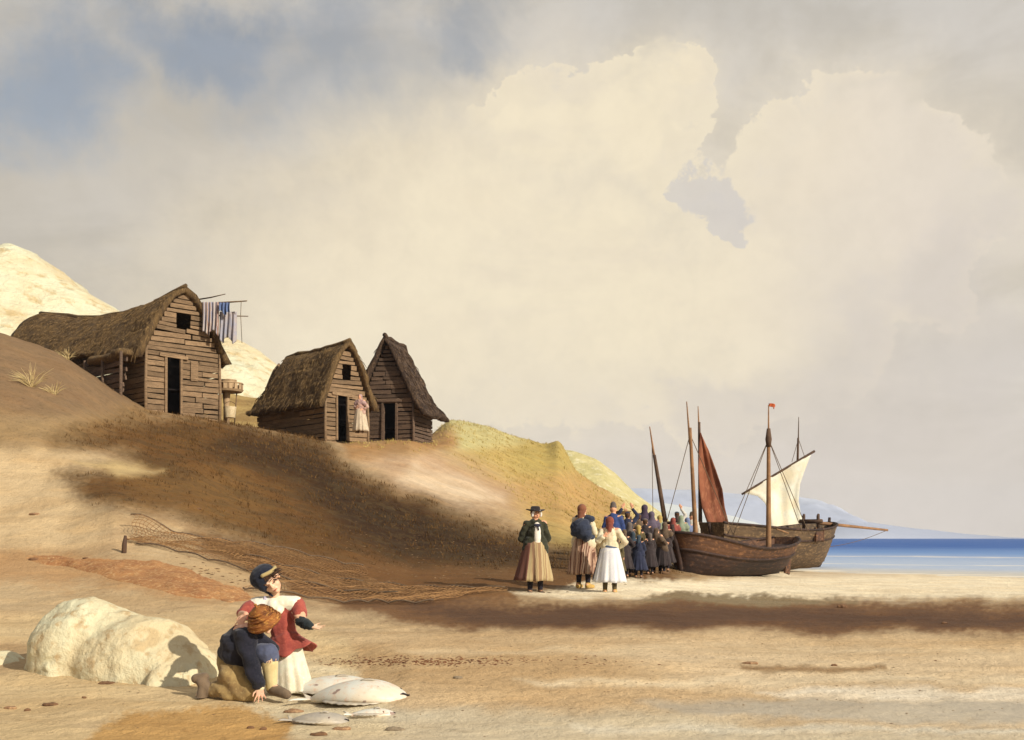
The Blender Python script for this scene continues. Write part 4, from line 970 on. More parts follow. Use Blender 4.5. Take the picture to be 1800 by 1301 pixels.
def adult(label, x, y, rz, H, arms=('down', 'down'), skirt=None, trousers=None, coat=None, head=('cap', None), apron=None, vox=.011, face=False, lean=0., group=None, z=None, hem=.30, wide=.33, coat_len=.86, stockings=None, shoes=None, skin=None, hair=None, folds=11, extra=None, turn=0., sit=False):
    k = H/1.65; skin = skin or SKIN
    root = thing('person', label, 'person', (x, y, gz(x, y) if z is None else z), rz, group, k)
    S_ = lambda s, p: V(s*p[0], p[1]+lean*max(p[2]-.9, 0), p[2])
    body = MB(); hc = S_(1, (0, -.01, 1.52)); hc.x = 0; nk = S_(1, (0, .0, 1.37)); nk.x = 0
    Rt, F, U = basis((math.sin(turn), -math.cos(turn), -.05), (0, 0, 1)); head_parts(body, hc, .225, Rt, F, U, nk)
    body.chain([S_(1, (0, 0, 1.36)), S_(1, (0, 0, 1.22)), S_(1, (0, 0, 1.02)), S_(1, (0, 0, .88))], [.10, .135, .12, .15])
    for s, p in zip((-1, 1), arms):
        e, w, D, N = ARM[p]; e = S_(s, e); w = S_(s, w); sh = S_(s, (.165, .0, 1.34))
        body.cap((0, sh.y, 1.33), .07, sh, .065); body.chain([sh, e, w], [.06, .042, .028]); 
        if vox < .016: hand_parts(body, w, V(s*D[0], D[1], D[2]), V(s*N[0], N[1], N[2]), s*(1 if p != 'down' else -1), .18)
        else: hand_parts(body, w, V(s*D[0], D[1], D[2]), V(s*N[0], N[1], N[2]), s, .19, fat=1.25)
        hp = V(s*.09, 0, .86)
        kn_ = V(s*.095, -.02, .46); an = V(s*.10, .02, .08)
        body.chain([hp, kn_, an], [.095, .06, .042]); body.cap(an-V(0, -.03, .02), .045, V(s*.12, -.13, .035), .035)
    body.fuse('body', skin, root, vox, 3)
    lg = stockings or cloth('dark_stockings', (46, 42, 50), (34, 32, 38)); sh_ = shoes or cloth('brown_shoes', (112, 86, 62), (88, 66, 48))
    for s in (-1, 1):
        an = V(s*.10, .02, .07)
        if trousers:
            mb = MB(); mb.chain([V(s*.09, 0, .90), V(s*.097, -.02, .46), V(s*.10, .02, .13)], [.12, .085, .075]); mb.fuse('trouser_leg', trousers, root, vox*1.2, 2)
        else:
            mb = MB(); mb.chain([V(s*.095, -.015, .50), V(s*.095, .0, .32), an], [.066, .062, .046]); mb.fuse('stocking', lg, root, vox*1.1, 2)
        mb = MB(); mb.cap(an+V(0, .03, -.025), .05, V(s*.125, -.15, .03), .042); mb.cap(an+V(0, 0, .02), .052, an, .052); mb.fuse('shoe', sh_, root, vox, 2, lambda c, n: V(c.x, c.y, max(c.z, .0)))
    if coat:
        mb = MB(); mb.chain([S_(1, (0, 0, 1.34)), S_(1, (0, .0, 1.20)), S_(1, (0, 0, 1.04))], [.125, .155, .145])
        mb.cap(S_(1, (-.07, 0, 1.02)), .13, S_(1, (.07, 0, 1.02)), .13)
        for s, p in zip((-1, 1), arms):
            e, w, D, N = ARM[p]; sh = S_(s, (.165, .0, 1.335)); mb.cap(V(0, sh.y, 1.32), .085, sh+V(-.012*s, 0, 0), .072); e2 = S_(s, e); w2 = S_(s, w); mb.chain([sh+V(-.012*s, 0, 0), e2, e2.lerp(w2, .85)], [.074, .062, .050])
        if coat_len < 1.0: mb.cap(S_(1, (-.10, 0, .98)), .13, S_(1, (-.12, 0, coat_len)), .14); mb.cap(S_(1, (.10, 0, .98)), .13, S_(1, (.12, 0, coat_len)), .14)
        mb.fuse('jacket', coat, root, vox*1.2, 3, lambda c, n: c+n*(.016*float(fbm(c.x*9+2, c.z*14+c.y*7, 3))+.004*math.sin(c.z*48+c.x*36)))
    if skirt:
        w_ = wide; keys = [(0, 0, .0, 1.02, .145, .12), (.12, 0, 0, .96, .19, .165), (.5, 0, .01, .66, .19+.45*(w_-.19), .17+.42*(w_-.19)), (1, 0, .02, hem, w_, w_*.88)]
        skirt_mb(interp_rings(keys), folds, .13, len(label)*.7).build('skirt', skirt, root, True, .014)
    if apron:
        mb = MB(); rows = []
        for j in range(12):
            t = j/11; z_ = 1.0-(1.0-hem-.04)*t; rr = np.interp(t, [0, .12, .5, 1], [.165, .20, .24, wide*1.06]); r_ = []
            for i in range(24):
                a = -PI/2+(i/23-.5)*apron[1]; f = 1+.07*t*math.sin(a*9); r_.append(V(rr*f*math.cos(a), rr*.95*f*math.sin(a)-.01, z_))
            rows.append(r_)
        mb.grid(rows); mb.build('apron', apron[0], root, True, .01)
    P_ = lambda a, b, d: hc+(Rt*a+F*b+U*d)*.225; M = Matrix((Rt, F, U)).transposed(); hh = .225
    kind, hm = head
    if kind in ('cap', 'hat', 'bare'):
        mb = MB(); mb.ell(P_(0, -.16, .14), (.37*hh, .36*hh, .36*hh), M); mb.ell(P_(0, -.22, -.12), (.30*hh, .20*hh, .22*hh), M); mb.fuse('hair', hair or cloth('brown_hair', (84, 60, 42), (64, 46, 34)), root, vox, 2)
    if kind == 'cap':
        mb = MB(); mb.ell(P_(0, -.04, .30), (.38*hh, .44*hh, .26*hh), M); mb.cap(P_(-.1, .35, .26), .07*hh, P_(.1, .35, .26), .07*hh); mb.fuse('cap', hm, root, vox, 2)
    if kind == 'tallcap':
        mb = MB(); mb.ell(P_(0, -.04, .28), (.38*hh, .42*hh, .24*hh), M); mb.cap(P_(0, -.05, .45), .34*hh, P_(0, -.08, .62), .30*hh); mb.fuse('cap', hm, root, vox, 2)
    if kind == 'hat':
        mb = MB(); ring = lambda r, h_, sg=0: [P_(r*math.cos(a), r*math.sin(a)*1.05-.03, h_+sg*abs(math.cos(a))) for a in np.linspace(0, 2*PI, 33)[:-1]]
        mb.grid([ring(.40, .24), ring(.78, .22, .16), ring(.80, .26, .16), ring(.42, .31), ring(.38, .58), ring(.30, .66), ring(.02, .68)], True); mb.build('hat', hm, root, True)
    if kind == 'kerchief':
        mb = MB(); mb.ell(P_(0, -.13, .12), (.41*hh, .42*hh, .42*hh), M); mb.ell(P_(0, -.24, -.18), (.36*hh, .26*hh, .36*hh), M); mb.cap(P_(0, -.30, -.25), .28*hh, P_(0, -.42, -.80), .22*hh); mb.cap(P_(-.2, -.2, -.55), .2*hh, P_(.2, -.2, -.55), .2*hh); mb.fuse('kerchief', hm, root, vox, 2)
    if kind == 'hood':
        mb = MB(); mb.ell(P_(0, -.12, .10), (.43*hh, .45*hh, .44*hh), M); mb.chain([P_(0, -.2, -.2), P_(0, -.15, -.7), V(0, nk.y+.02, 1.22)], [.36*hh, .45*hh, .17]); 
        for s in (-1, 1): mb.cap(V(0, nk.y, 1.32), .12, V(s*.18, nk.y, 1.24), .11)
        mb.fuse('shawl', hm, root, vox*1.2, 2)
    if face: face_children(root, hc, hh, Rt, F, U)
    if extra: extra(root, hc, Rt, F, U, S_)
    return root
SKT = cloth('tawny_skirt', (206, 178, 116), (168, 130, 86), (222, 200, 140), 4)
def man_extra(root, hc, Rt, F, U, S_):
    hh = .225; P_ = lambda a, b, d: hc+(Rt*a+F*b+U*d)*hh; M = Matrix((Rt, F, U)).transposed()
    w = cloth('white_linen', (236, 228, 210), (220, 206, 184))
    mb = MB()
    for i in range(14):
        a = R(-10+200*i/13); mb.ell(P_(.40*math.cos(a), .22+.04*math.sin(a*3), .42*math.sin(a)-.06), .06*hh+.012)
    mb.fuse('white_frill', w, root, .011, 1)
    mb = MB(); mb.ell((.015, -.118, 1.13), (.07, .052, .21)); mb.ell((.01, -.105, 1.30), (.06, .045, .07)); mb.cap((.0, -.11, 1.0), .05, (.03, -.11, 1.0), .05); mb.fuse('waistcoat', w, root, .011, 2)
    mb = MB(); mb.cap((-.03, -.15, 1.31), .028, (.05, -.15, 1.31), .028); mb.cap((.01, -.165, 1.30), .016, (.03, -.18, 1.22), .012); mb.fuse('neckerchief', cloth('dark_neckcloth', (54, 56, 72)), root, .009, 1)
    mb = MB(); rows = []
    for j in range(12):
        t = j/11; r_ = []
        for i in range(20):
            a = R(150+85*i/19); rr = .205+.185*t; f = 1+.05*t*math.sin(a*11); r_.append(V(rr*f*math.cos(a), rr*.9*f*math.sin(a), .98-.70*t))
        rows.append(r_)
    mb.grid(rows); mb.build('overskirt', stripe_mat('red_brown_stripe', [(84, 66, 60), (108, 72, 60), (76, 62, 62)], 9, 0), root, True, .012)
x, y, _ = at(941, 21.0)
BEACH = 'people standing on the sand before the boats'
man = adult('person in a black hat, open dark green jacket and wide tawny striped skirt', x, y, R(10), 1.68, ('behind', 'behind'), skirt=stripe_mat('tawny_stripes', [(128, 100, 76), (164, 142, 104), (178, 160, 122), (138, 110, 82), (168, 148, 108)], 9, 0), coat=cloth('bottle_green_wool', (58, 58, 44), (42, 44, 38), (84, 78, 54)), head=('hat', cloth('black_felt', (50, 44, 44), (38, 34, 36))), face=True, group=BEACH, hem=.27, wide=.33, turn=R(18), extra=man_extra, z=EYE-(1046-HOR)*21/FPX)
def bundle_extra(root, hc, Rt, F, U, S_):
    mb = MB(); mb.ell((-.04, .20, 1.16), (.22, .17, .20)); mb.ell((-.14, .20, 1.05), (.14, .13, .14)); mb.cap((-.17, .05, 1.33), .09, (.10, .04, 1.36), .07); mb.cap((.12, -.06, 1.30), .06, (-.16, .02, 1.0), .09)
    mb.fuse('shawl_bundle', cloth('navy_shawl', (54, 60, 76), (42, 46, 58), (80, 86, 104)), root, .014, 3, lambda c, n: c+n*(.035*float(fbm(c.x*9, c.z*8+c.y*6, 4))+.010*math.sin(c.z*34+c.x*30)))
x, y, _ = at(1026, 21.8)
adult('person with a navy bundle on the back, brown kerchief and brown striped skirt', x, y, R(150), 1.68, ('front', 'front'), skirt=stripe_mat('brown_stripes', [(92, 62, 52), (150, 106, 84), (206, 178, 152), (110, 74, 60), (182, 148, 122), (96, 66, 54)], 16, 0), coat=cloth('cream_blouse', (222, 206, 176), (200, 182, 150)), head=('kerchief', cloth('brown_kerchief', (132, 86, 64), (104, 66, 50))), group=BEACH, hem=.28, wide=.31, lean=.10, folds=15, extra=bundle_extra, z=EYE-(1034-HOR)*21.8/FPX, shoes=cloth('pale_clogs', (188, 154, 84), (160, 128, 70)))
def waist_extra(root, hc, Rt, F, U, S_):
    mb = MB(); mb.tube([(.155*math.cos(a), .135*math.sin(a), 1.0+.02*math.sin(a*2)) for a in np.linspace(0, 2*PI, 25)], .03, 8); mb.build('sash', cloth('slate_blue_sash', (84, 96, 120), (66, 76, 98)), root, True)
    mb = MB(); rows = []
    for j in range(12):
        t = j/11; r_ = []
        for i in range(20):
            a = R(-62+70*i/19); rr = .20+.15*t; f = 1+.05*t*math.sin(a*11); r_.append(V(rr*f*math.cos(a), rr*.92*f*math.sin(a), .99-.68*t))
        rows.append(r_)
    mb.grid(rows); mb.build('dark_skirt_panel', cloth('dark_grey_skirt', (82, 76, 84), (62, 58, 66)), root, True, .012)
x, y, _ = at(1072, 21.0)
adult('person seen from behind in a red-brown kerchief, white blouse and long white skirt', x, y, R(172), 1.50, ('hip', 'back'), skirt=cloth('white_skirt', (226, 222, 214), (196, 196, 206), (238, 230, 214), 3), coat=cloth('cream_blouse', (222, 206, 176), (200, 182, 150)), coat_len=1.0, head=('kerchief', cloth('red_brown_kerchief', (132, 74, 60), (108, 58, 48))), group=BEACH, hem=.26, wide=.33, lean=.05, extra=waist_extra, z=EYE-(1045-HOR)*21/FPX, stockings=cloth('olive_stockings', (90, 80, 56), (70, 62, 46)), shoes=cloth('pale_clogs', (188, 154, 84), (160, 128, 70)))
# crowd by the boats
CR = 'crowd gathered at the foot of the bank beside the boats'
c_ = cloth
NAVY = c_('navy_wool', (48, 52, 72), (36, 40, 54)); BROWNC = c_('dun_brown_cloth', (98, 82, 66), (76, 62, 52)); MAUVE = c_('mauve_shawl_cloth', (96, 86, 100), (74, 66, 80)); TEAL = c_('dark_teal_cloth', (58, 70, 80), (46, 54, 64))
OCH = c_('ochre_kerchief', (172, 148, 88), (146, 122, 70)); GREY = c_('grey_brown_cloth', (104, 94, 88), (82, 74, 70)); BLUE = c_('bright_blue_coat', (58, 74, 120), (44, 56, 96)); RED = c_('brick_red_shawl', (142, 76, 66), (118, 60, 54)); GRN = c_('grey_green_shawl', (140, 148, 124), (116, 126, 108)); DK = c_('near_black_skirt', (58, 50, 50), (44, 40, 42)); PALE = c_('pale_grey_linen', (196, 190, 178), (172, 168, 160)); OLV = c_('olive_skirt', (94, 84, 58), (74, 66, 48)); PUR = c_('purple_hood_cloth', (74, 62, 76), (58, 48, 62)); SLATE = c_('slate_blue_shawl', (118, 128, 156), (96, 106, 134))
def crowd(label, px, pytop, Y, rz, arms, head, coat, skirt=None, trousers=None, lean=.0, H=None, **k):
    p = at(px, Y); top = EYE-(pytop-HOR)*Y/FPX; H_ = H or max(min((top-p.z)*1.0, 1.85), 1.0)
    adult(label, p.x, p.y, R(rz), H_, arms, skirt=skirt, trousers=trousers, coat=coat, head=head, vox=.02, lean=lean, group=CR, **k)
crowd('person in a bright blue coat and grey cap, behind the white-skirted figure', 1078, 887, 26.5, 165, ('front', 'down'), ('tallcap', GREY), BLUE, trousers=DK)
crowd('person in navy with both arms raised to the head, right of the bright blue coat', 1103, 899, 29.0, 175, ('raised', 'raised'), ('cap', NAVY), NAVY, skirt=OLV)
crowd('small person in a grey-brown hood with a dark skirt, below the navy raised arms', 1107, 917, 27.3, 160, ('front', 'front'), ('hood', GREY), BROWNC, skirt=DK)
crowd('person in a round dark teal cap and dun jacket in the middle of the crowd', 1122, 902, 29.8, 200, ('down', 'hip'), ('cap', TEAL), BROWNC, skirt=BROWNC)
crowd('small person in an ochre kerchief, low in front of the dark teal cap', 1122, 922, 27.0, 185, ('front', 'down'), ('kerchief', OCH), OLV, skirt=DK)
crowd('tallest person of the crowd, in a dark purple hood', 1133, 886, 32.0, 175, ('down', 'down'), ('hood', PUR), GREY, skirt=BROWNC)
crowd('person wrapped in a broad mauve shawl, right of the purple hood', 1145, 898, 30.5, 190, ('front', 'hip'), ('hood', MAUVE), MAUVE, skirt=OLV)
crowd('small dark-hooded person stooping right beside the bow of the nearest boat', 1155, 929, 28.5, 170, ('front', 'front'), ('hood', GREY), GREY, skirt=BROWNC, lean=.15)
crowd('person with a navy shawl and near-black skirt, front left of the crowd', 1097, 930, 25.6, 190, ('hip', 'front'), ('kerchief', BROWNC), DK, skirt=DK)
crowd('small person in a navy skirt standing foremost in the crowd', 1123, 940, 25.8, 160, ('front', 'front'), ('kerchief', TEAL), NAVY, skirt=NAVY)
crowd('small person in a black skirt and dun kerchief between navy skirt and boat', 1142, 936, 26.8, 200, ('down', 'front'), ('kerchief', GREY), DK, skirt=DK)
crowd('person in a brick-red shawl beyond the stem of the nearest boat', 1183, 909, 34.5, 180, ('front', 'front'), ('hood', RED), RED, skirt=DK)
crowd('person in a grey-green shawl beyond the nearest boat, beside the brick-red one', 1197, 905, 36.0, 170, ('front', 'down'), ('hood', GRN), GRN, skirt=DK)
crowd('person in a slate-blue shawl beyond the nearest boat, left of its forward mast', 1208, 909, 36.8, 190, ('front', 'front'), ('hood', SLATE), SLATE, skirt=DK)
crowd('person in pale linen and a teal cap just right of the leaning mast', 1190, 899, 39.0, 175, ('raised', 'down'), ('cap', TEAL), PALE, skirt=DK)
crowd('person in a dun cap and pale linen behind the slate-blue shawl', 1216, 903, 39.0, 175, ('down', 'hip'), ('tallcap', BROWNC), PALE, trousers=DK)
crowd('person with a grey-green jacket and ochre kerchief left of the leaning mast', 1160, 905, 33.0, 160, ('down', 'down'), ('kerchief', OCH), GRN, skirt=BROWNC)
crowd('dark-shawled person tight against the bow of the nearest boat', 1169, 917, 29.4, 165, ('front', 'front'), ('hood', BROWNC), DK, skirt=DK, lean=.12)
crowd('small person in a teal shawl between the navy skirt and the ochre kerchief', 1112, 934, 26.2, 185, ('hip', 'front'), ('hood', TEAL), TEAL, skirt=DK, lean=.08)
crowd('dark-coated person with a grey cap below the purple hood', 1134, 911, 28.4, 180, ('down', 'front'), ('cap', GREY), DK, trousers=DK)
crowd('stout person in a dun shawl with a flat basket on the head', 1093, 905, 30.5, 170, ('raised', 'down'), ('hood', GREY), BROWNC, skirt=OLV, lean=.03)
crowd('child in an olive frock half hidden beside the near-black skirt', 1086, 948, 25.0, 150, ('down', 'front'), ('kerchief', BROWNC), OLV, skirt=OLV, H=.95)
crowd('person bending low in a dark brown shawl at the foot of the boat stem', 1165, 944, 28.2, 120, ('front', 'front'), ('hood', BROWNC), BROWNC, skirt=DK, lean=.45, H=1.2)
pb = at(1093, 30.5); bk_ = MB(); rg = lambda r, z: [(r*math.cos(a), r*math.sin(a), z) for a in np.linspace(0, 2*PI, 25)[:-1]]
bk_.grid([rg(.02, 0), rg(.20, 0), rg(.27, .10), rg(.25, .10), rg(.18, .03), rg(.01, .03)], True); o = bk_.build('basket', c_('wicker', (142, 112, 74), (112, 86, 56)), None); o.location = (pb.x, pb.y-.02, EYE-(904-HOR)*30.5/FPX-.01); tag(o, 'flat wicker basket carried on a head in the left of the crowd', 'basket')
p = W(633, 766, 45.2)
adult('person in a white skirt and pinkish shawl standing at the doorpost of the middle hut', p.x, p.y, R(-20), 1.62, ('front', 'hip'), skirt=c_('hut_white_skirt', (200, 184, 160), (166, 146, 122)), coat=c_('pink_brown_shawl', (158, 122, 108), (196, 172, 158)), head=('hood', c_('mauve_pink_hood', (150, 118, 118), (180, 156, 146))), vox=.02, z=5.80, group=None, hem=.08)

# ------------------------------------------------------------------ the two children
KY0 = 9.5; KO = W(460, 1225, KY0); KO.z = gz(KO.x, KO.y)
def K(px, py, y): return W(px, py, KY0+y)-KO
def ground_clamp(root, eps=.004):
    x0, y0, z0 = root.location; a = (gz(x0+.5, y0)-gz(x0-.5, y0)); b = (gz(x0, y0+.5)-gz(x0, y0-.5)); c0_ = gz(x0, y0)-z0
    return lambda c, n: V(c.x, c.y, max(c.z, c0_+a*c.x+b*c.y+eps))
NAVYK = cloth('child_navy_jacket', (40, 40, 50), (28, 30, 38), (60, 56, 60), 9)
BLUEK = cloth('blue_breeches', (86, 92, 114), (68, 74, 96))
OLIVK = cloth('patched_tawny_trousers', (158, 134, 88), (122, 98, 66), (182, 160, 112), 5)
STOCK = cloth('cream_stocking', (214, 196, 146), (190, 170, 122)); SHOEG = cloth('grey_leather_shoe', (120, 102, 82), (92, 78, 64))
b = thing('person', 'kneeling child in a navy jacket and coiled brown straw hat, one hand on the sand', 'person', KO, 0, 'children by the stranded fish')
hc = K(465, 1094, -.12); Rt, F, U = basis((.20, -.90, -.38), (-.36, -.2, .90)); hh = .19
mb = MB(); neck = K(450, 1104, -.03); head_parts(mb, hc, hh, Rt, F, U, neck)
hipc = K(412, 1152, .12); chest = K(430, 1118, .0)
mb.chain([neck, chest, hipc], [.07, .12, .13]); sR = K(431, 1118, -.10); eR = K(441, 1164, -.17); wR = K(457, 1209, -.20)
mb.chain([chest, sR, eR, wR], [.08, .055, .040, .026])
wz = wR.copy(); hand_parts(mb, wz, (.16, -.62, -.60), (.05, -.70, .75), 1, .155, curl=.12, spread=.26, fat=1.0)
sL = K(452, 1122, .0); eL = K(478, 1140, .02); wL = K(482, 1152, -.12); mb.chain([chest, sL, eL, wL], [.08, .05, .038, .026]); hand_parts(mb, wL, (-.3, -.7, -.35), (0, -.3, .9), -1, .12, curl=.4)
kL = K(474, 1152, -.12); aL = K(477, 1206, -.07); tL = K(504, 1221, -.16); hL = K(432, 1156, .05)
kR = K(440, 1218, -.10); aR = K(368, 1214, .0); tR = K(350, 1222, -.02); hR = K(408, 1160, .12)
mb.chain([hipc, hL, kL, aL, tL], [.10, .09, .062, .04, .03]); mb.chain([hipc, hR, kR, aR, tR], [.10, .10, .065, .04, .03])
mb.fuse('body', SKINC, b, .0062, 4, ground_clamp(b)); face_children(b, hc, hh, Rt, F, U, closed=True, brow=False)
mb = MB(); M3 = Matrix((Rt, F, U)).transposed(); mb.ell(hc+(-F*.10+U*.06)*hh*1.5, (.36*hh, .36*hh, .36*hh), M3); mb.fuse('hair', cloth('dark_brown_hair', (70, 50, 36), (54, 38, 28)), b, .009, 2)
mb = MB(); mb.ell(K(424, 1138, .05), (.185, .19, .20)); mb.ell(K(432, 1117, .0), (.13, .14, .10)); mb.cap(neck+V(-.01, .02, -.02), .075, chest, .11); mb.cap(K(440, 1108, -.02), .07, K(450, 1112, -.03), .06)
mb.chain([K(428, 1120, -.04), sR+V(0, 0, -.01), eR, eR.lerp(wR, .80)], [.10, .095, .072, .060]); mb.chain([chest, sL, eL], [.09, .078, .062])
mb.ell(K(404, 1150, .10), (.10, .13, .12))
mb.fuse('jacket', NAVYK, b, .010, 4, lambda c, n: c+n*(.014*float(fbm(c.x*8+1, c.z*10+c.y*5, 4))+.006*math.sin(c.z*40+c.x*22)))
mb = MB(); mb.cap(eR.lerp(wR, .72), .058, eR.lerp(wR, .84), .062); mb.fuse('cuff', cloth('black_cuff', (44, 42, 46), (34, 34, 38)), b, .010, 1, lambda c, n: c+n*.008*float(fbm(c.x*40, c.z*40, 3)))
mb = MB(); mb.cap(eR.lerp(wR, .86), .043, wR+V(0, .0, .005), .040); mb.fuse('shirt_cuff', cloth('cream_linen', (226, 210, 172), (204, 186, 146)), b, .008, 1)
mb = MB(); mb.chain([K(440, 1128, .0), K(452, 1150, .02)], [.10, .105]); mb.chain([hL, kL+V(-.01, 0, .015), kL+V(0, 0, -.015)], [.11, .092, .086]); mb.fuse('breeches', BLUEK, b, .010, 3, lambda c, n: c+n*.010*float(fbm(c.x*16, c.z*16, 3)))
mb = MB(); mb.chain([kL+V(0, 0, -.01), kL+V(0, 0, -.05), aL], [.080, .075, .052]); mb.fuse('stocking', STOCK, b, .009, 2)
mb = MB(); mb.cap(aL+V(0, 0, .035), .052, aL, .05); mb.fuse('black_sock', cloth('black_cuff', (44, 42, 46)), b, .009, 1)
mb = MB(); mb.chain([aL+V(0, .03, -.03), aL+V(.03, -.01, -.03), tL], [.052, .055, .042]); mb.fuse('shoe', SHOEG, b, .009, 3, ground_clamp(b))
mb = MB(); mb.chain([hR, K(412, 1190, -.0), kR], [.14, .14, .095]); mb.chain([kR, K(400, 1216, -.05), K(377, 1212, -.01)], [.092, .088, .066]); mb.fuse('trousers', OLIVK, b, .011, 3, lambda c, n: ground_clamp(b)(c+n*(.016*float(fbm(c.x*12, c.z*12+c.y*6, 4))+.006*math.sin(c.x*40+c.z*30)), n))
mb = MB(); mb.chain([aR+V(.0, 0, .0), K(355, 1200, .0)], [.06, .05]); mb.chain([K(360, 1206, .0), K(352, 1232, -.03)], [.055, .045]); mb.cap(K(345, 1193, .02), .045, K(360, 1190, .02), .04)
mb.fuse('boot', SHOEG, b, .009, 3, ground_clamp(b))
# coiled straw hat with a knob
STRAW = mat('brown_coiled_straw', (150, 94, 44), (98, 56, 28), .7, 5, .6, 60, c3=(190, 138, 66), bdist=.008, stretch=(1, 1, 3))
ht = MB(); prof = [(.02, .47), (.035, .50), (.055, .47), (.045, .43), (.035, .40), (.06, .37), (.24, .36), (.33, .30), (.35, .25), (.31, .215), (.42, .19), (.47, .13), (.455, .07), (.41, .04), (.53, .02), (.60, -.05), (.61, -.12), (.56, -.17), (.45, -.15), (.38, -.10), (.36, .0), (.02, .2)]
M3 = Matrix((Rt, F, U)).transposed(); rows = []
for r_, z_ in prof:
    rows.append([hc+M3@V((r_*1.25)*hh*(1+.02*math.sin(5*a))*math.cos(a), (r_*1.25)*hh*math.sin(a), (z_*1.7+.18)*hh+.006*math.sin(a+z_*14)) for a in np.linspace(0, 2*PI, 41)[:-1]])
ht.grid(rows, True); hat = ht.build('hat', STRAW, b, True)
for r_, z_ in ((.36, .255), (.485, .12), (.62, -.09), (.56, .0), (.43, .185)):
    c2 = MB(); c2.tube([hc+M3@V(r_*1.25*hh*math.cos(a), r_*1.25*hh*math.sin(a), (z_*1.7+.18)*hh) for a in np.linspace(0, 2*PI, 41)], .008, 6); c2.build('straw_coil', STRAW, hat, True)

g = thing('person', 'standing child in a navy cap, red bodice and white skirt, one arm held out', 'person', KO+V(.12, .35, 0), 0, 'children by the stranded fish')
go = V(.12, .35, 0)
def Kg(px, py, y): return K(px, py, y)-go
hc = Kg(474, 1021, .27); hh = .25; Rt, F, U = basis((.28, -.88, -.34), (-.62, -.2, .78)); neck = Kg(482, 1054, .34)
chest = Kg(489, 1080, .37); waist = Kg(501, 1118, .38); sl = Kg(450, 1068, .34); el_ = Kg(424, 1080, .20); wl = Kg(432, 1080, .02); sr = Kg(522, 1066, .34); er = Kg(529, 1093, .22); wr = Kg(546, 1101, .14)
mb = MB(); head_parts(mb, hc, hh, Rt, F, U, neck); mb.chain([neck, neck+V(0, 0, -.03), chest, waist, Kg(508, 1145, .38)], [.045, .05, .10, .085, .075])
mb.cap(chest+V(0, 0, .07), .07, sl, .05); mb.cap(chest+V(0, 0, .07), .07, sr, .05)
mb.chain([sl, el_, wl], [.05, .036, .026]); hand_parts(mb, wl, (-.40, -.50, -.76), (-.2, -.75, .55), 1, .150, curl=.30, spread=.22, fat=1.15)
mb.chain([sr, er, wr], [.052, .040, .025]); hand_parts(mb, wr, (.93, -.25, -.12), (.1, .35, -.9), 1, .135, curl=.22, spread=.22, fat=1.1)
for s in (-1, 1): mb.chain([Kg(508, 1148, .38)+V(s*.07, 0, 0), V(.03+s*.08, 0, .28), V(.05+s*.08, .02, .06), V(.05+s*.09, -.10, .035)], [.06, .05, .038, .03])
mb.fuse('body', SKINC, g, .0062, 4, ground_clamp(g)); face_children(g, hc, hh, Rt, F, U, closed=True)
REDK = cloth('red_wool_bodice', (156, 78, 66), (124, 58, 54), (178, 104, 84), 8)
mb = MB(); mb.chain([chest+V(0, 0, .07), chest, waist], [.11, .135, .112]); mb.cap(waist, .115, Kg(503, 1126, .36), .14)
mb.cap(chest+V(0, 0, .06), .09, sl, .085); mb.chain([sl, sl.lerp(el_, .55), sl.lerp(el_, .9)], [.082, .085, .062]); mb.cap(chest+V(0, 0, .06), .09, sr, .085); mb.chain([sr, sr.lerp(er, .45)], [.085, .082])
mb.fuse('bodice', REDK, g, .010, 4, lambda c, n: c+n*(.010*float(fbm(c.x*14+3, c.z*12, 4))+.004*math.sin(c.x*55)))
rows = []; cN = 56
for j in range(12):
    t = j/11; cc = Kg(502, 1116, .37).lerp(Kg(507, 1140, .35), t); rr = .115+.075*t; r_ = []
    for i in range(cN):
        a = 2*PI*i/cN; f = 1+.08*t*math.sin(8*a+1); drop = .035*t*math.cos(2*a+.6)-.03*t*math.sin(a*3)
        r_.append(cc+V(rr*f*math.cos(a)+(.05*t if math.cos(a) > .6 else 0), rr*f*.9*math.sin(a), drop))
    rows.append(r_)
mb = MB(); mb.grid(rows, True); mb.build('peplum', REDK, g, True, .010)
WK = cloth('child_white_skirt', (222, 212, 190), (196, 182, 152), (236, 230, 220), 4)
c0 = Kg(503, 1122, .38); c1 = Kg(512, 1205, .33); c1.z = .025
rows = [(c0.lerp(c1, t), .11+.085*t**.8, .10+.08*t**.8) for t in np.linspace(0, 1, 16)]
skirt_mb(rows, 8, .15, 2.).build('skirt', WK, g, True, .010)
mb = MB(); mb.cap(neck+V(0, 0, -.035), .072, sl+V(.015, -.005, .012), .086); mb.cap(neck+V(0, 0, -.035), .072, sr+V(-.015, -.005, .012), .086); mb.cap(neck+V(0, -.03, -.05), .07, chest+V(0, -.045, .045), .10)
mb.fuse('collar', cloth('white_collar', (238, 230, 208), (222, 210, 182), (244, 240, 226), 5), g, .009, 3, lambda c, n: c+n*.006*float(fbm(c.x*20, c.z*20, 3)))
CAPK = cloth('navy_cap_cloth', (38, 42, 54), (28, 30, 40), (52, 54, 66), 9)
Rt0 = Rt; Rt = -Rt   # Rt now points to the photo's right
P_ = lambda a, b_, d: hc+(Rt*a+F*b_+U*d)*hh; M3 = Matrix((Rt, F, U)).transposed()
mb = MB(); mb.ell(P_(-.10, -.14, .24), (.50*hh, .52*hh, .40*hh), M3); mb.ell(P_(-.27, .0, .12), (.24*hh, .36*hh, .38*hh), M3); mb.ell(P_(-.1, -.36, -.05), (.38*hh, .22*hh, .34*hh), M3); mb.cap(P_(-.36, .10, -.05), .09*hh, P_(-.26, .20, -.46), .03*hh)
cp = mb.fuse('cap', CAPK, g, .007, 2, lambda c, n: c+n*.006*float(fbm(c.x*30, c.z*30, 3)))
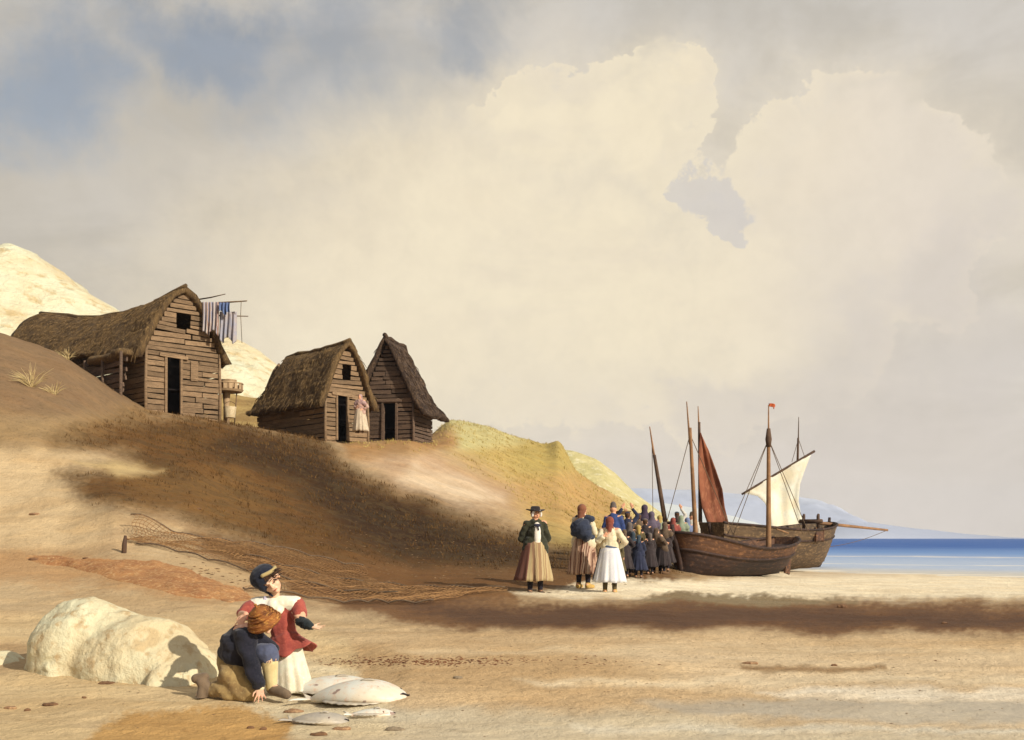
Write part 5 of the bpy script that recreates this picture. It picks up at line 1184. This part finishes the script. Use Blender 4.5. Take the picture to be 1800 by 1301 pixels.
mb = MB(); mb.ell(P_(-.18, .22, .42), (.035*hh, .035*hh, .035*hh), M3); mb.build('button', CAPK, cp, True)
mb = MB(); mb.tube([P_(.46*math.sin(a), .30*math.cos(a)+.02, .44-.16*abs(math.sin(a))) for a in np.linspace(-.1, 1.7, 14)], .017, 8); mb.build('cap_band', cloth('straw_yellow_band', (178, 160, 112), (150, 130, 84)), cp, True)
mb = MB()
for i in range(30):
    a = random.uniform(.1, .45); d0 = random.uniform(-.05, .34); st_ = P_(a, .24+random.uniform(-.08, .06), d0+.05); mb.tube([st_, st_+Rt*hh*.12+V(.0, -.01, -.003*i/4), st_+Rt*hh*random.uniform(.18, .30)+V(.01, 0, random.uniform(-.03, .005))], [.006, .005, .001], 5)
for i in range(26):
    a = random.uniform(-.36, .2); st_ = P_(a, .33-abs(a)*.25, .34); mb.tube([st_, P_(a-.02, .37-abs(a)*.3, .24), P_(a-.05+random.uniform(-.03, .03), .37-abs(a)*.35, .14)], [.007, .006, .001], 5)
mb.build('hair', cloth('dark_brown_hair', (70, 50, 36)), g, True)
mb = MB(); mb.chain([sr.lerp(er, .95), er.lerp(wr, .5), er.lerp(wr, .98)], [.052, .048, .036]); mb.fuse('mitten', cloth('black_green_mitten', (44, 50, 52), (32, 38, 42)), g, .008, 2, lambda c, n: c+n*.010*float(fbm(c.x*50, c.z*50, 3)))
mb = MB(); mb.chain([sr.lerp(er, .45), sr.lerp(er, .9)], [.070, .052]); mb.fuse('rolled_sleeve', cloth('pale_rolled_sleeve', (212, 168, 138), (196, 150, 118)), g, .008, 2, lambda c, n: c+n*.004*math.sin(c.z*90+c.x*50))
mb = MB(); mb.cap(Kg(466, 1050, .29), .014, Kg(463, 1058, .28), .006); mb.cap(Kg(466, 1050, .29), .012, Kg(470, 1059, .28), .006); mb.fuse('ribbon', cloth('lilac_ribbon', (196, 190, 206), (176, 170, 190)), g, .005, 1)

# ------------------------------------------------------------------ boulders, fish, net, small things on the sand
ROCK = mat('pale_chalk_boulder', (218, 207, 174), (204, 188, 150), .95, 1.4, .8, 14, c3=(184, 160, 120), bdist=.04, spots=(1.7, .64, (190, 168, 128)))
def boulder(label, parts, seed, group, m=ROCK, vox=.03, amp=.05, loc=None, cat='boulder'):
    o0 = loc or parts[0][0].copy(); mb = MB()
    for c, r, rz in parts: mb.ell(c-o0, r, Euler((0, 0, rz)).to_matrix(), 24, 16)
    rr = random.Random(seed); pl = []
    for _ in range(16):
        nn = V(rr.uniform(-1, 1), rr.uniform(-1, .6), rr.uniform(-.25, 1)).normalized(); pl.append((nn, rr.uniform(.84, .95)))
    def f(c, n):
        w = c+o0; d = float(fbm(w.x*2+seed, w.z*2.2+w.y*1.3, 4)); e = float(fbm(w.x*8+seed, w.z*8+w.y*5, 4)); k = math.exp(-(float(fbm(w.x*1.5+seed*3, w.z*2.6+w.y, 3))/.035)**2); return c+n*(amp*.7*d+amp*.45*e-amp*.25*k)
    o = mb.fuse('boulder', m, None, vox, 12); me = o.data; co = np.array([v.co[:] for v in me.vertices])
    for nn, fr in pl:
        dd = co@np.array(nn); lim = dd.max()*fr+dd.min()*(1-fr)*.0; ex = np.maximum(dd-lim, 0); co -= (ex*.85)[:, None]*np.array(nn)
    me.vertices.foreach_set('co', co.astype(np.float32).ravel()); me.update()
    for v in me.vertices: v.co = f(v.co.copy(), v.normal.copy())
    me.update(); o.location = o0; tag(o, label, cat, group); return o
BG = 'pale boulders in the left foreground'
def WG(px, Y, z): x = (px-900)/FPX*Y; return V(x, Y, z)
boulder('broad pale two-humped boulder, brown at its left end, beside the children', [(WG(158, 11.2, .24), (.62, .58, .66), .2), (WG(112, 11.0, .02), (.34, .45, .44), 0), (WG(255, 10.9, .14), (.84, .52, .58), -.12), (WG(335, 10.4, .04), (.40, .38, .42), 0), (WG(205, 11.1, .2), (.5, .5, .58), 0)], 5, BG)
boulder('small pale rock half buried at the left edge', [(WG(-18, 11.6, .10), (.40, .4, .22), .3)], 12, BG)
# stranded fish
FISH = mat('pale_fish_skin', (232, 222, 200), (212, 198, 174), .5, 3, .25, 30, c3=(212, 184, 160), bdist=.004, spec=.4, spots=(9, .66, (150, 128, 116)))
FISHG = mat('grey_fish_skin', (160, 152, 140), (190, 178, 156), .45, 3, .25, 30, bdist=.004, spec=.4)
def fish(label, px, Y, L, Wd, hgt, rz, m, seed):
    c = at(px, Y); t = thing('stranded_fish', label, 'fish', c, rz, 'fish lying on the sand by the children')
    n = 30; rows = []
    def bw(u): return Wd*.5*(max(math.sin(PI*min(u, 1)**.80), 0)**.75)*(1-.12*u)+.012
    for j in range(n+1):
        u = j/n; w_ = bw(u); h_ = hgt*(math.sin(PI*u**.85)**.7)*.5+.008 if 0 < u < 1 else .006; r_ = []
        for i in range(20):
            a = 2*PI*i/20; r_.append(V(L*(.5-u), w_*math.cos(a), max(h_*math.sin(a), -.02)+h_*.35))
        rows.append(r_)
    mb = MB(); mb.grid(rows, True); mb.f.append(tuple(range(20))[::-1]); mb.f.append(tuple(n*20+k for k in range(20))); mb.build('body', m, t, True)
    mb = MB(); rows = []
    for i in range(12):
        u = i/11; rows.append([V(-L*.5+.03-(.02+.16*L*(.35+.65*abs(2*u-1)))*v, (u-.5)*(.05+Wd*.62*v), .012+.008*math.sin(u*9)*v+.012*v) for v in np.linspace(0, 1, 7)])
    mb.grid(rows); mb.build('tail_fin', m, t, True, .008)
    for sgn, nm in ((1, 'dorsal_fin'), (-1, 'belly_fin')):
        mb = MB(); rows = []
        for i in range(26):
            u = .16+.62*i/25; e = bw(u); hgt_ = Wd*.12*math.sin(PI*i/25)**.6*(.92+.08*math.sin(i*1.3)); rows.append([V(L*(.5-u)-.05*v, sgn*(e*.94+hgt_*v), .03-.012*v+.004*math.sin(i*1.9)*v) for v in (0, .35, .7, 1)])
        mb.grid(rows); mb.build(nm, FISHG, t, True, .006)
    dk = mat('fish_eye', (40, 32, 34), (30, 24, 26), .3, 4, 0)
    zt = lambda u, fr: hgt*(math.sin(PI*u**.85)**.7)*.5*(math.sqrt(max(0, 1-fr*fr))+.35)
    mb = MB(); mb.ell((L*(.5-.11), Wd*.10, zt(.11, .3)), (.022*L, .022*L, .012*L)); mb.build('eye', dk, t, True)
    mb = MB(); mb.tube([(L*(.5-.25)-.05*L*math.cos(a), bw(.25)*.92*math.sin(a), zt(.25, .92*math.sin(a))+.002) for a in np.linspace(-1.25, 1.25, 12)], [.004]+[.010]*10+[.004], 6); mb.build('gill_slit', mat('gill_brown', (122, 92, 78), None, .6, 4, 0), t, True)
    mb = MB(); mb.tube([(L*.5-.005, Wd*.03, hgt*.20), (L*(.5-.05), -Wd*.10, hgt*.30), (L*(.5-.08), -Wd*.17, hgt*.28)], [.008, .009, .003], 6); mb.build('mouth', dk, t, True)
    mb = MB(); rows = [[V(L*(.5-.34)-.13*L*v, -Wd*.04+(k-.5)*(.03+.12*Wd*v), zt(.36, .1)+.012+.03*v*(1-v)) for v in np.linspace(0, 1, 6)] for k in np.linspace(0, 1, 6)]; mb.grid(rows); mb.build('side_fin', FISHG, t, True, .006)
    return t
fish('largest pale stranded fish, head to the right, on the sand beside the children', 632, 9.3, .86, .58, .26, R(-6), FISH, 1)
fish('pale fish lying just behind the largest one, tail towards the children', 585, 9.85, .86, .50, .20, R(6), FISH, 5)
fish('smaller grey-backed fish in front of the largest one, beside the kneeling hand', 562, 8.35, .46, .26, .10, R(-8), FISHG, 2)
fish('small pale fish with its tail towards the camera, right of the grey one', 655, 8.55, .36, .16, .07, R(10), FISH, 3)
# fishing net spread on the slope
_gc = {}
def G_fast(px, py):
    k = int(px//12)
    if k not in _gc:
        Y = np.exp(np.linspace(math.log(6.5), math.log(60), 900)); x = (k*12+6-900)/FPX*Y; _gc[k] = (Y, HOR+(EYE-ground(x, Y))*FPX/Y)
    Y, pp = _gc[k]; pm = np.minimum.accumulate(pp); Yv = float(np.interp(-py, -pm, Y)); x = (px-900)/FPX*Y.dtype.type(Yv); return (x, Yv, gz(x, Yv))
NETM = mat('brown_net_twine', (154, 118, 76), (124, 92, 60), .95, 6, .2); NETR = mat('rust_barked_net', (180, 132, 84), (156, 108, 68), 1., 3, 1., 30, c3=(200, 162, 114), bdist=.03)
def net(label, quad, nu, nv, lift, m, r=.007, seed=0):
    """quad: four photo corners with depth; mesh of twine lying on the ground, lifted to a peak"""
    a, b_, c, d = [V(*G(px, py)[:]) for px, py in quad]; mb = MB(); o0 = a.copy()
    def pt(u, v):
        p = a.lerp(b_, u).lerp(d.lerp(c, u), v); s = u*9+v*7+seed
        p.x += .10*math.sin(s)+.06*math.sin(v*23+u*5); p.y += .12*math.sin(s*.8+2); z = gz(p.x, p.y)+.03+.05*abs(math.sin(u*21+v*6+seed))+lift(u, v)
        return V(p.x, p.y, z)-o0
    g_ = [[pt(i/nu, j/nv) for i in range(nu+1)] for j in range(nv+1)]
    for j in range(nv):
        k = j % 2; line1 = []; 
    for j in range(nv+1): mb.tube([g_[j][i] for i in range(nu+1)], r, 3, False)
    for i in range(0, nu+1): mb.tube([g_[j][i] for j in range(nv+1)], r, 3, False)
    for off in (0, 1):
        pass
    mb2 = MB()
    for e in (g_[0], g_[-1]): mb2.tube(e, r*2.6, 5)
    t = thing('fishing_net', label, 'net', o0, 0, 'nets spread on the sand slope'); mb.build('net_mesh', m, t); mb2.build('head_rope', ROPE, t, True)
    return t
pk = lambda u, v: .30*math.exp(-((u*9)**2+(v*4)**2))
net('brown fishing net fanned out down the slope from its peak behind the boulders', [(226, 936), (640, 1000), (700, 1050), (235, 962)], 64, 22, pk, NETM, .006)
net('second brown net trailing across the brown sand behind the standing child', [(430, 975), (900, 1038), (760, 1062), (440, 1040)], 60, 14, lambda u, v: 0, NETM, .006, 3)
def net_heap():
    top = [(30, 976), (110, 978), (200, 984), (270, 982), (340, 1004), (400, 1028), (452, 1046)]; bot = [(40, 986), (120, 998), (200, 1018), (270, 1038), (340, 1052), (400, 1058), (452, 1056)]
    nu, nv = 120, 26; o0 = G(220, 1002); rows = []
    for j in range(nv+1):
        v = j/nv; r_ = []
        for i in range(nu+1):
            u = i/nu; k = np.linspace(0, 1, 7); a = (np.interp(u, k, [q[0] for q in top]), np.interp(u, k, [q[1] for q in top])); b_ = (np.interp(u, k, [q[0] for q in bot]), np.interp(u, k, [q[1] for q in bot]))
            wv = 3*math.sin(u*23)+2*math.sin(u*51+v*3); p = G_fast(a[0]+(b_[0]-a[0])*v, a[1]+(b_[1]-a[1])*v+wv*(v-.5))
            e = math.sin(PI*v)**.5*min(1, 8*u, 8*(1-u)); h = e*(.015+.028*(1+float(fbm(u*26, v*5+u*9, 5)))+.022*abs(math.sin(v*9+u*14+2*float(fbm(u*8, v*2, 2)))))-.02
            r_.append(V(p[0], p[1], p[2]+h)-o0)
        rows.append(r_)
    mb = MB(); mb.grid(rows); o = mb.build('net_heap', NETR, None, True, .015)
    o.location = o0; tag(o, 'long low rust-brown heap of gathered netting above the boulders', 'net', 'nets spread on the sand slope')
net_heap()
def stake(px, py, h, label, tilt=.1):
    p = G(px, py); m_ = MB(); m_.tube([(0, 0, -.2), (tilt*h*.5, 0, h*.5), (tilt*h, 0, h)], [.05, .045, .025], 7)
    o = m_.build('stake', MASTD, None, True); o.location = p; tag(o, label, 'stake')
stake(217, 972, .32, 'short dark stake leaning by the peak of the brown net', .12)
def debris(name, label, px, py, L, m, rz=0, h=.05, cat='rock', group=None, seed=0):
    p = G(px, py); rr = random.Random(seed+int(px)); mb = MB()
    mb.ell((0, 0, h*.3), (L*.5, L*.26, h)); mb.ell((L*.25, .02, h*.2), (L*.25, L*.15, h*.8))
    o = mb.fuse(name, m, None, max(L/26, .008), 2, lambda c, n: c+n*L*.07*float(fbm(c.x*9/L*.5+seed, c.y*9/L*.5+c.z*4, 3))); o.location = p; o.rotation_euler = (0, 0, rz); tag(o, label, cat, group)
DR = mat('dark_driftwood', (124, 92, 64), (96, 70, 50), .9, 8, .5); BS = mat('brown_stone', (150, 116, 84), (122, 92, 68), .9, 6, .5, c3=(172, 140, 104)); GS = mat('grey_stone', (144, 128, 104), (116, 102, 84), .9, 6, .5)
SG = 'stones and scraps on the foreground sand'
for i, (px, py, L, m, rz, lab) in enumerate([
 (187, 1202, .26, DR, .3, 'dark wedge-shaped rock just below the gap between the two big boulders'), (18, 1246, .16, BS, .1, 'small brown stone near the lower left corner'), (88, 1240, .22, DR, .05, 'thin dark driftwood scrap right of the lower left stones'),
 (48, 1250, .10, DR, .4, 'smallest dark pebble between the lower left stone and driftwood'), (147, 1228, .07, DR, 0, 'dark pebble below the tall boulder'),
 (600, 1283, .22, BS, .25, 'brown stone just below the grey-backed fish'), (560, 1293, .20, DR, .1, 'dark flat stone at the bottom edge under the fish'), (515, 1252, .28, BS, -.1, 'flat tan stone left of the grey-backed fish'),
 (694, 1284, .24, GS, .05, 'flat greenish stone right of the small fish'), (440, 1281, .09, DR, 0, 'dark pebble on the ochre sand, left one of a pair'), (463, 1283, .09, DR, .5, 'dark pebble on the ochre sand, right one of a pair'),
 (1318, 1167, .28, BS, 0, 'brown stone alone on the open sand below the dark shadow band'), (1466, 1171, .12, DR, 0, 'dark pebble on the open sand at the right'), (1480, 1068, .30, DR, .1, 'small black driftwood piece at the upper edge of the dark shadow band'),
 (805, 1193, .16, GS, 0, 'grey stone right of the fish on the open sand'), (1660, 1096, .18, DR, .4, 'dark driftwood scrap in the shadow band at the right'),
 (60, 905, .40, BS, -.3, 'brown wedge of rock showing through the left sand slope'), (58, 985, .30, DR, 0, 'dark block at the left end of the net heap'), (150, 982, .2, DR, 0, 'dark cork lump between the net heap and stake'), (350, 895, .22, DR, .7, 'dark stone on the brown bank above the net')]):
    debris('stone' if m in (BS, GS) else 'driftwood' if 'drift' in lab else 'stone', lab, px, py, L*.62, m, rz, .018 if L < .3 else .04, 'driftwood' if 'drift' in lab else 'stone', SG, i)
# fine litter: strand line of weed and pebbles nobody could count
def litter(name, n, region, smin, smax, m):
    vs = []; fs = []; k = 0
    for _ in range(n):
        px, py = region(); p = G_fast(px, py)
        if p is None: continue
        s = random.uniform(smin, smax); a = random.uniform(0, PI); e = random.uniform(.3, .8); q = []
        for (x_, y_, z_) in ((1, 0, .1), (0, 1, .1), (-1, 0, .1), (0, -1, .1), (.1, .1, .7), (0, 0, -.5)):
            x_ *= random.uniform(.7, 1.3); y_ *= e; q.append((p[0]+s*(x_*math.cos(a)-y_*math.sin(a)), p[1]+s*(x_*math.sin(a)+y_*math.cos(a)), p[2]+s*.35*z_))
        vs += q; fs += [(k, k+1, k+4), (k+1, k+2, k+4), (k+2, k+3, k+4), (k+3, k, k+4), (k+1, k, k+5), (k+2, k+1, k+5), (k+3, k+2, k+5), (k, k+3, k+5)]; k += 6
    me = bpy.data.meshes.new(name); me.from_pydata(vs, [], fs); me.update(); tag(link_mesh(me, name, m, None, False), kind='stuff')
litter('weed', 700, lambda: (random.uniform(535, 800)+random.expovariate(1/90.), 1163+random.gauss(0, 4)), .008, .028, mat('dry_weed', (120, 74, 44), (92, 56, 36), 1, 5, .2))
litter('pebbles', 500, lambda: (random.uniform(0, 1800), random.triangular(1060, 1300, 1180)), .006, .020, mat('mixed_pebbles', (150, 122, 88), (104, 80, 60), .9, 3, .2))
litter('bank_rubble', 900, lambda: (random.uniform(300, 1150), random.triangular(880, 1050, 1010)), .02, .06, mat('bank_stones', (128, 98, 66), (92, 70, 48), .9, 3, .2, c3=(176, 146, 104)))

# ------------------------------------------------------------------ air
hz = MB(); hz.box((0, 900, 30), (4800, 2900, 140)); hz.v = [(x, y, -6 if z < 20 else z) for x, y, z in hz.v]
hm = bpy.data.materials.new('haze_air'); hm.use_nodes = True; t = NT(hm.node_tree); t.n.clear()
pv = t.node('ShaderNodeVolumePrincipled'); pv.inputs['Color'].default_value = (.80, .88, 1, 1); pv.inputs['Density'].default_value = .00016; pv.inputs['Anisotropy'].default_value = .0
o_ = t.node('ShaderNodeOutputMaterial'); t.l.new(pv.outputs[0], o_.inputs['Volume'])
tag(hz.build('haze', hm), kind='stuff')
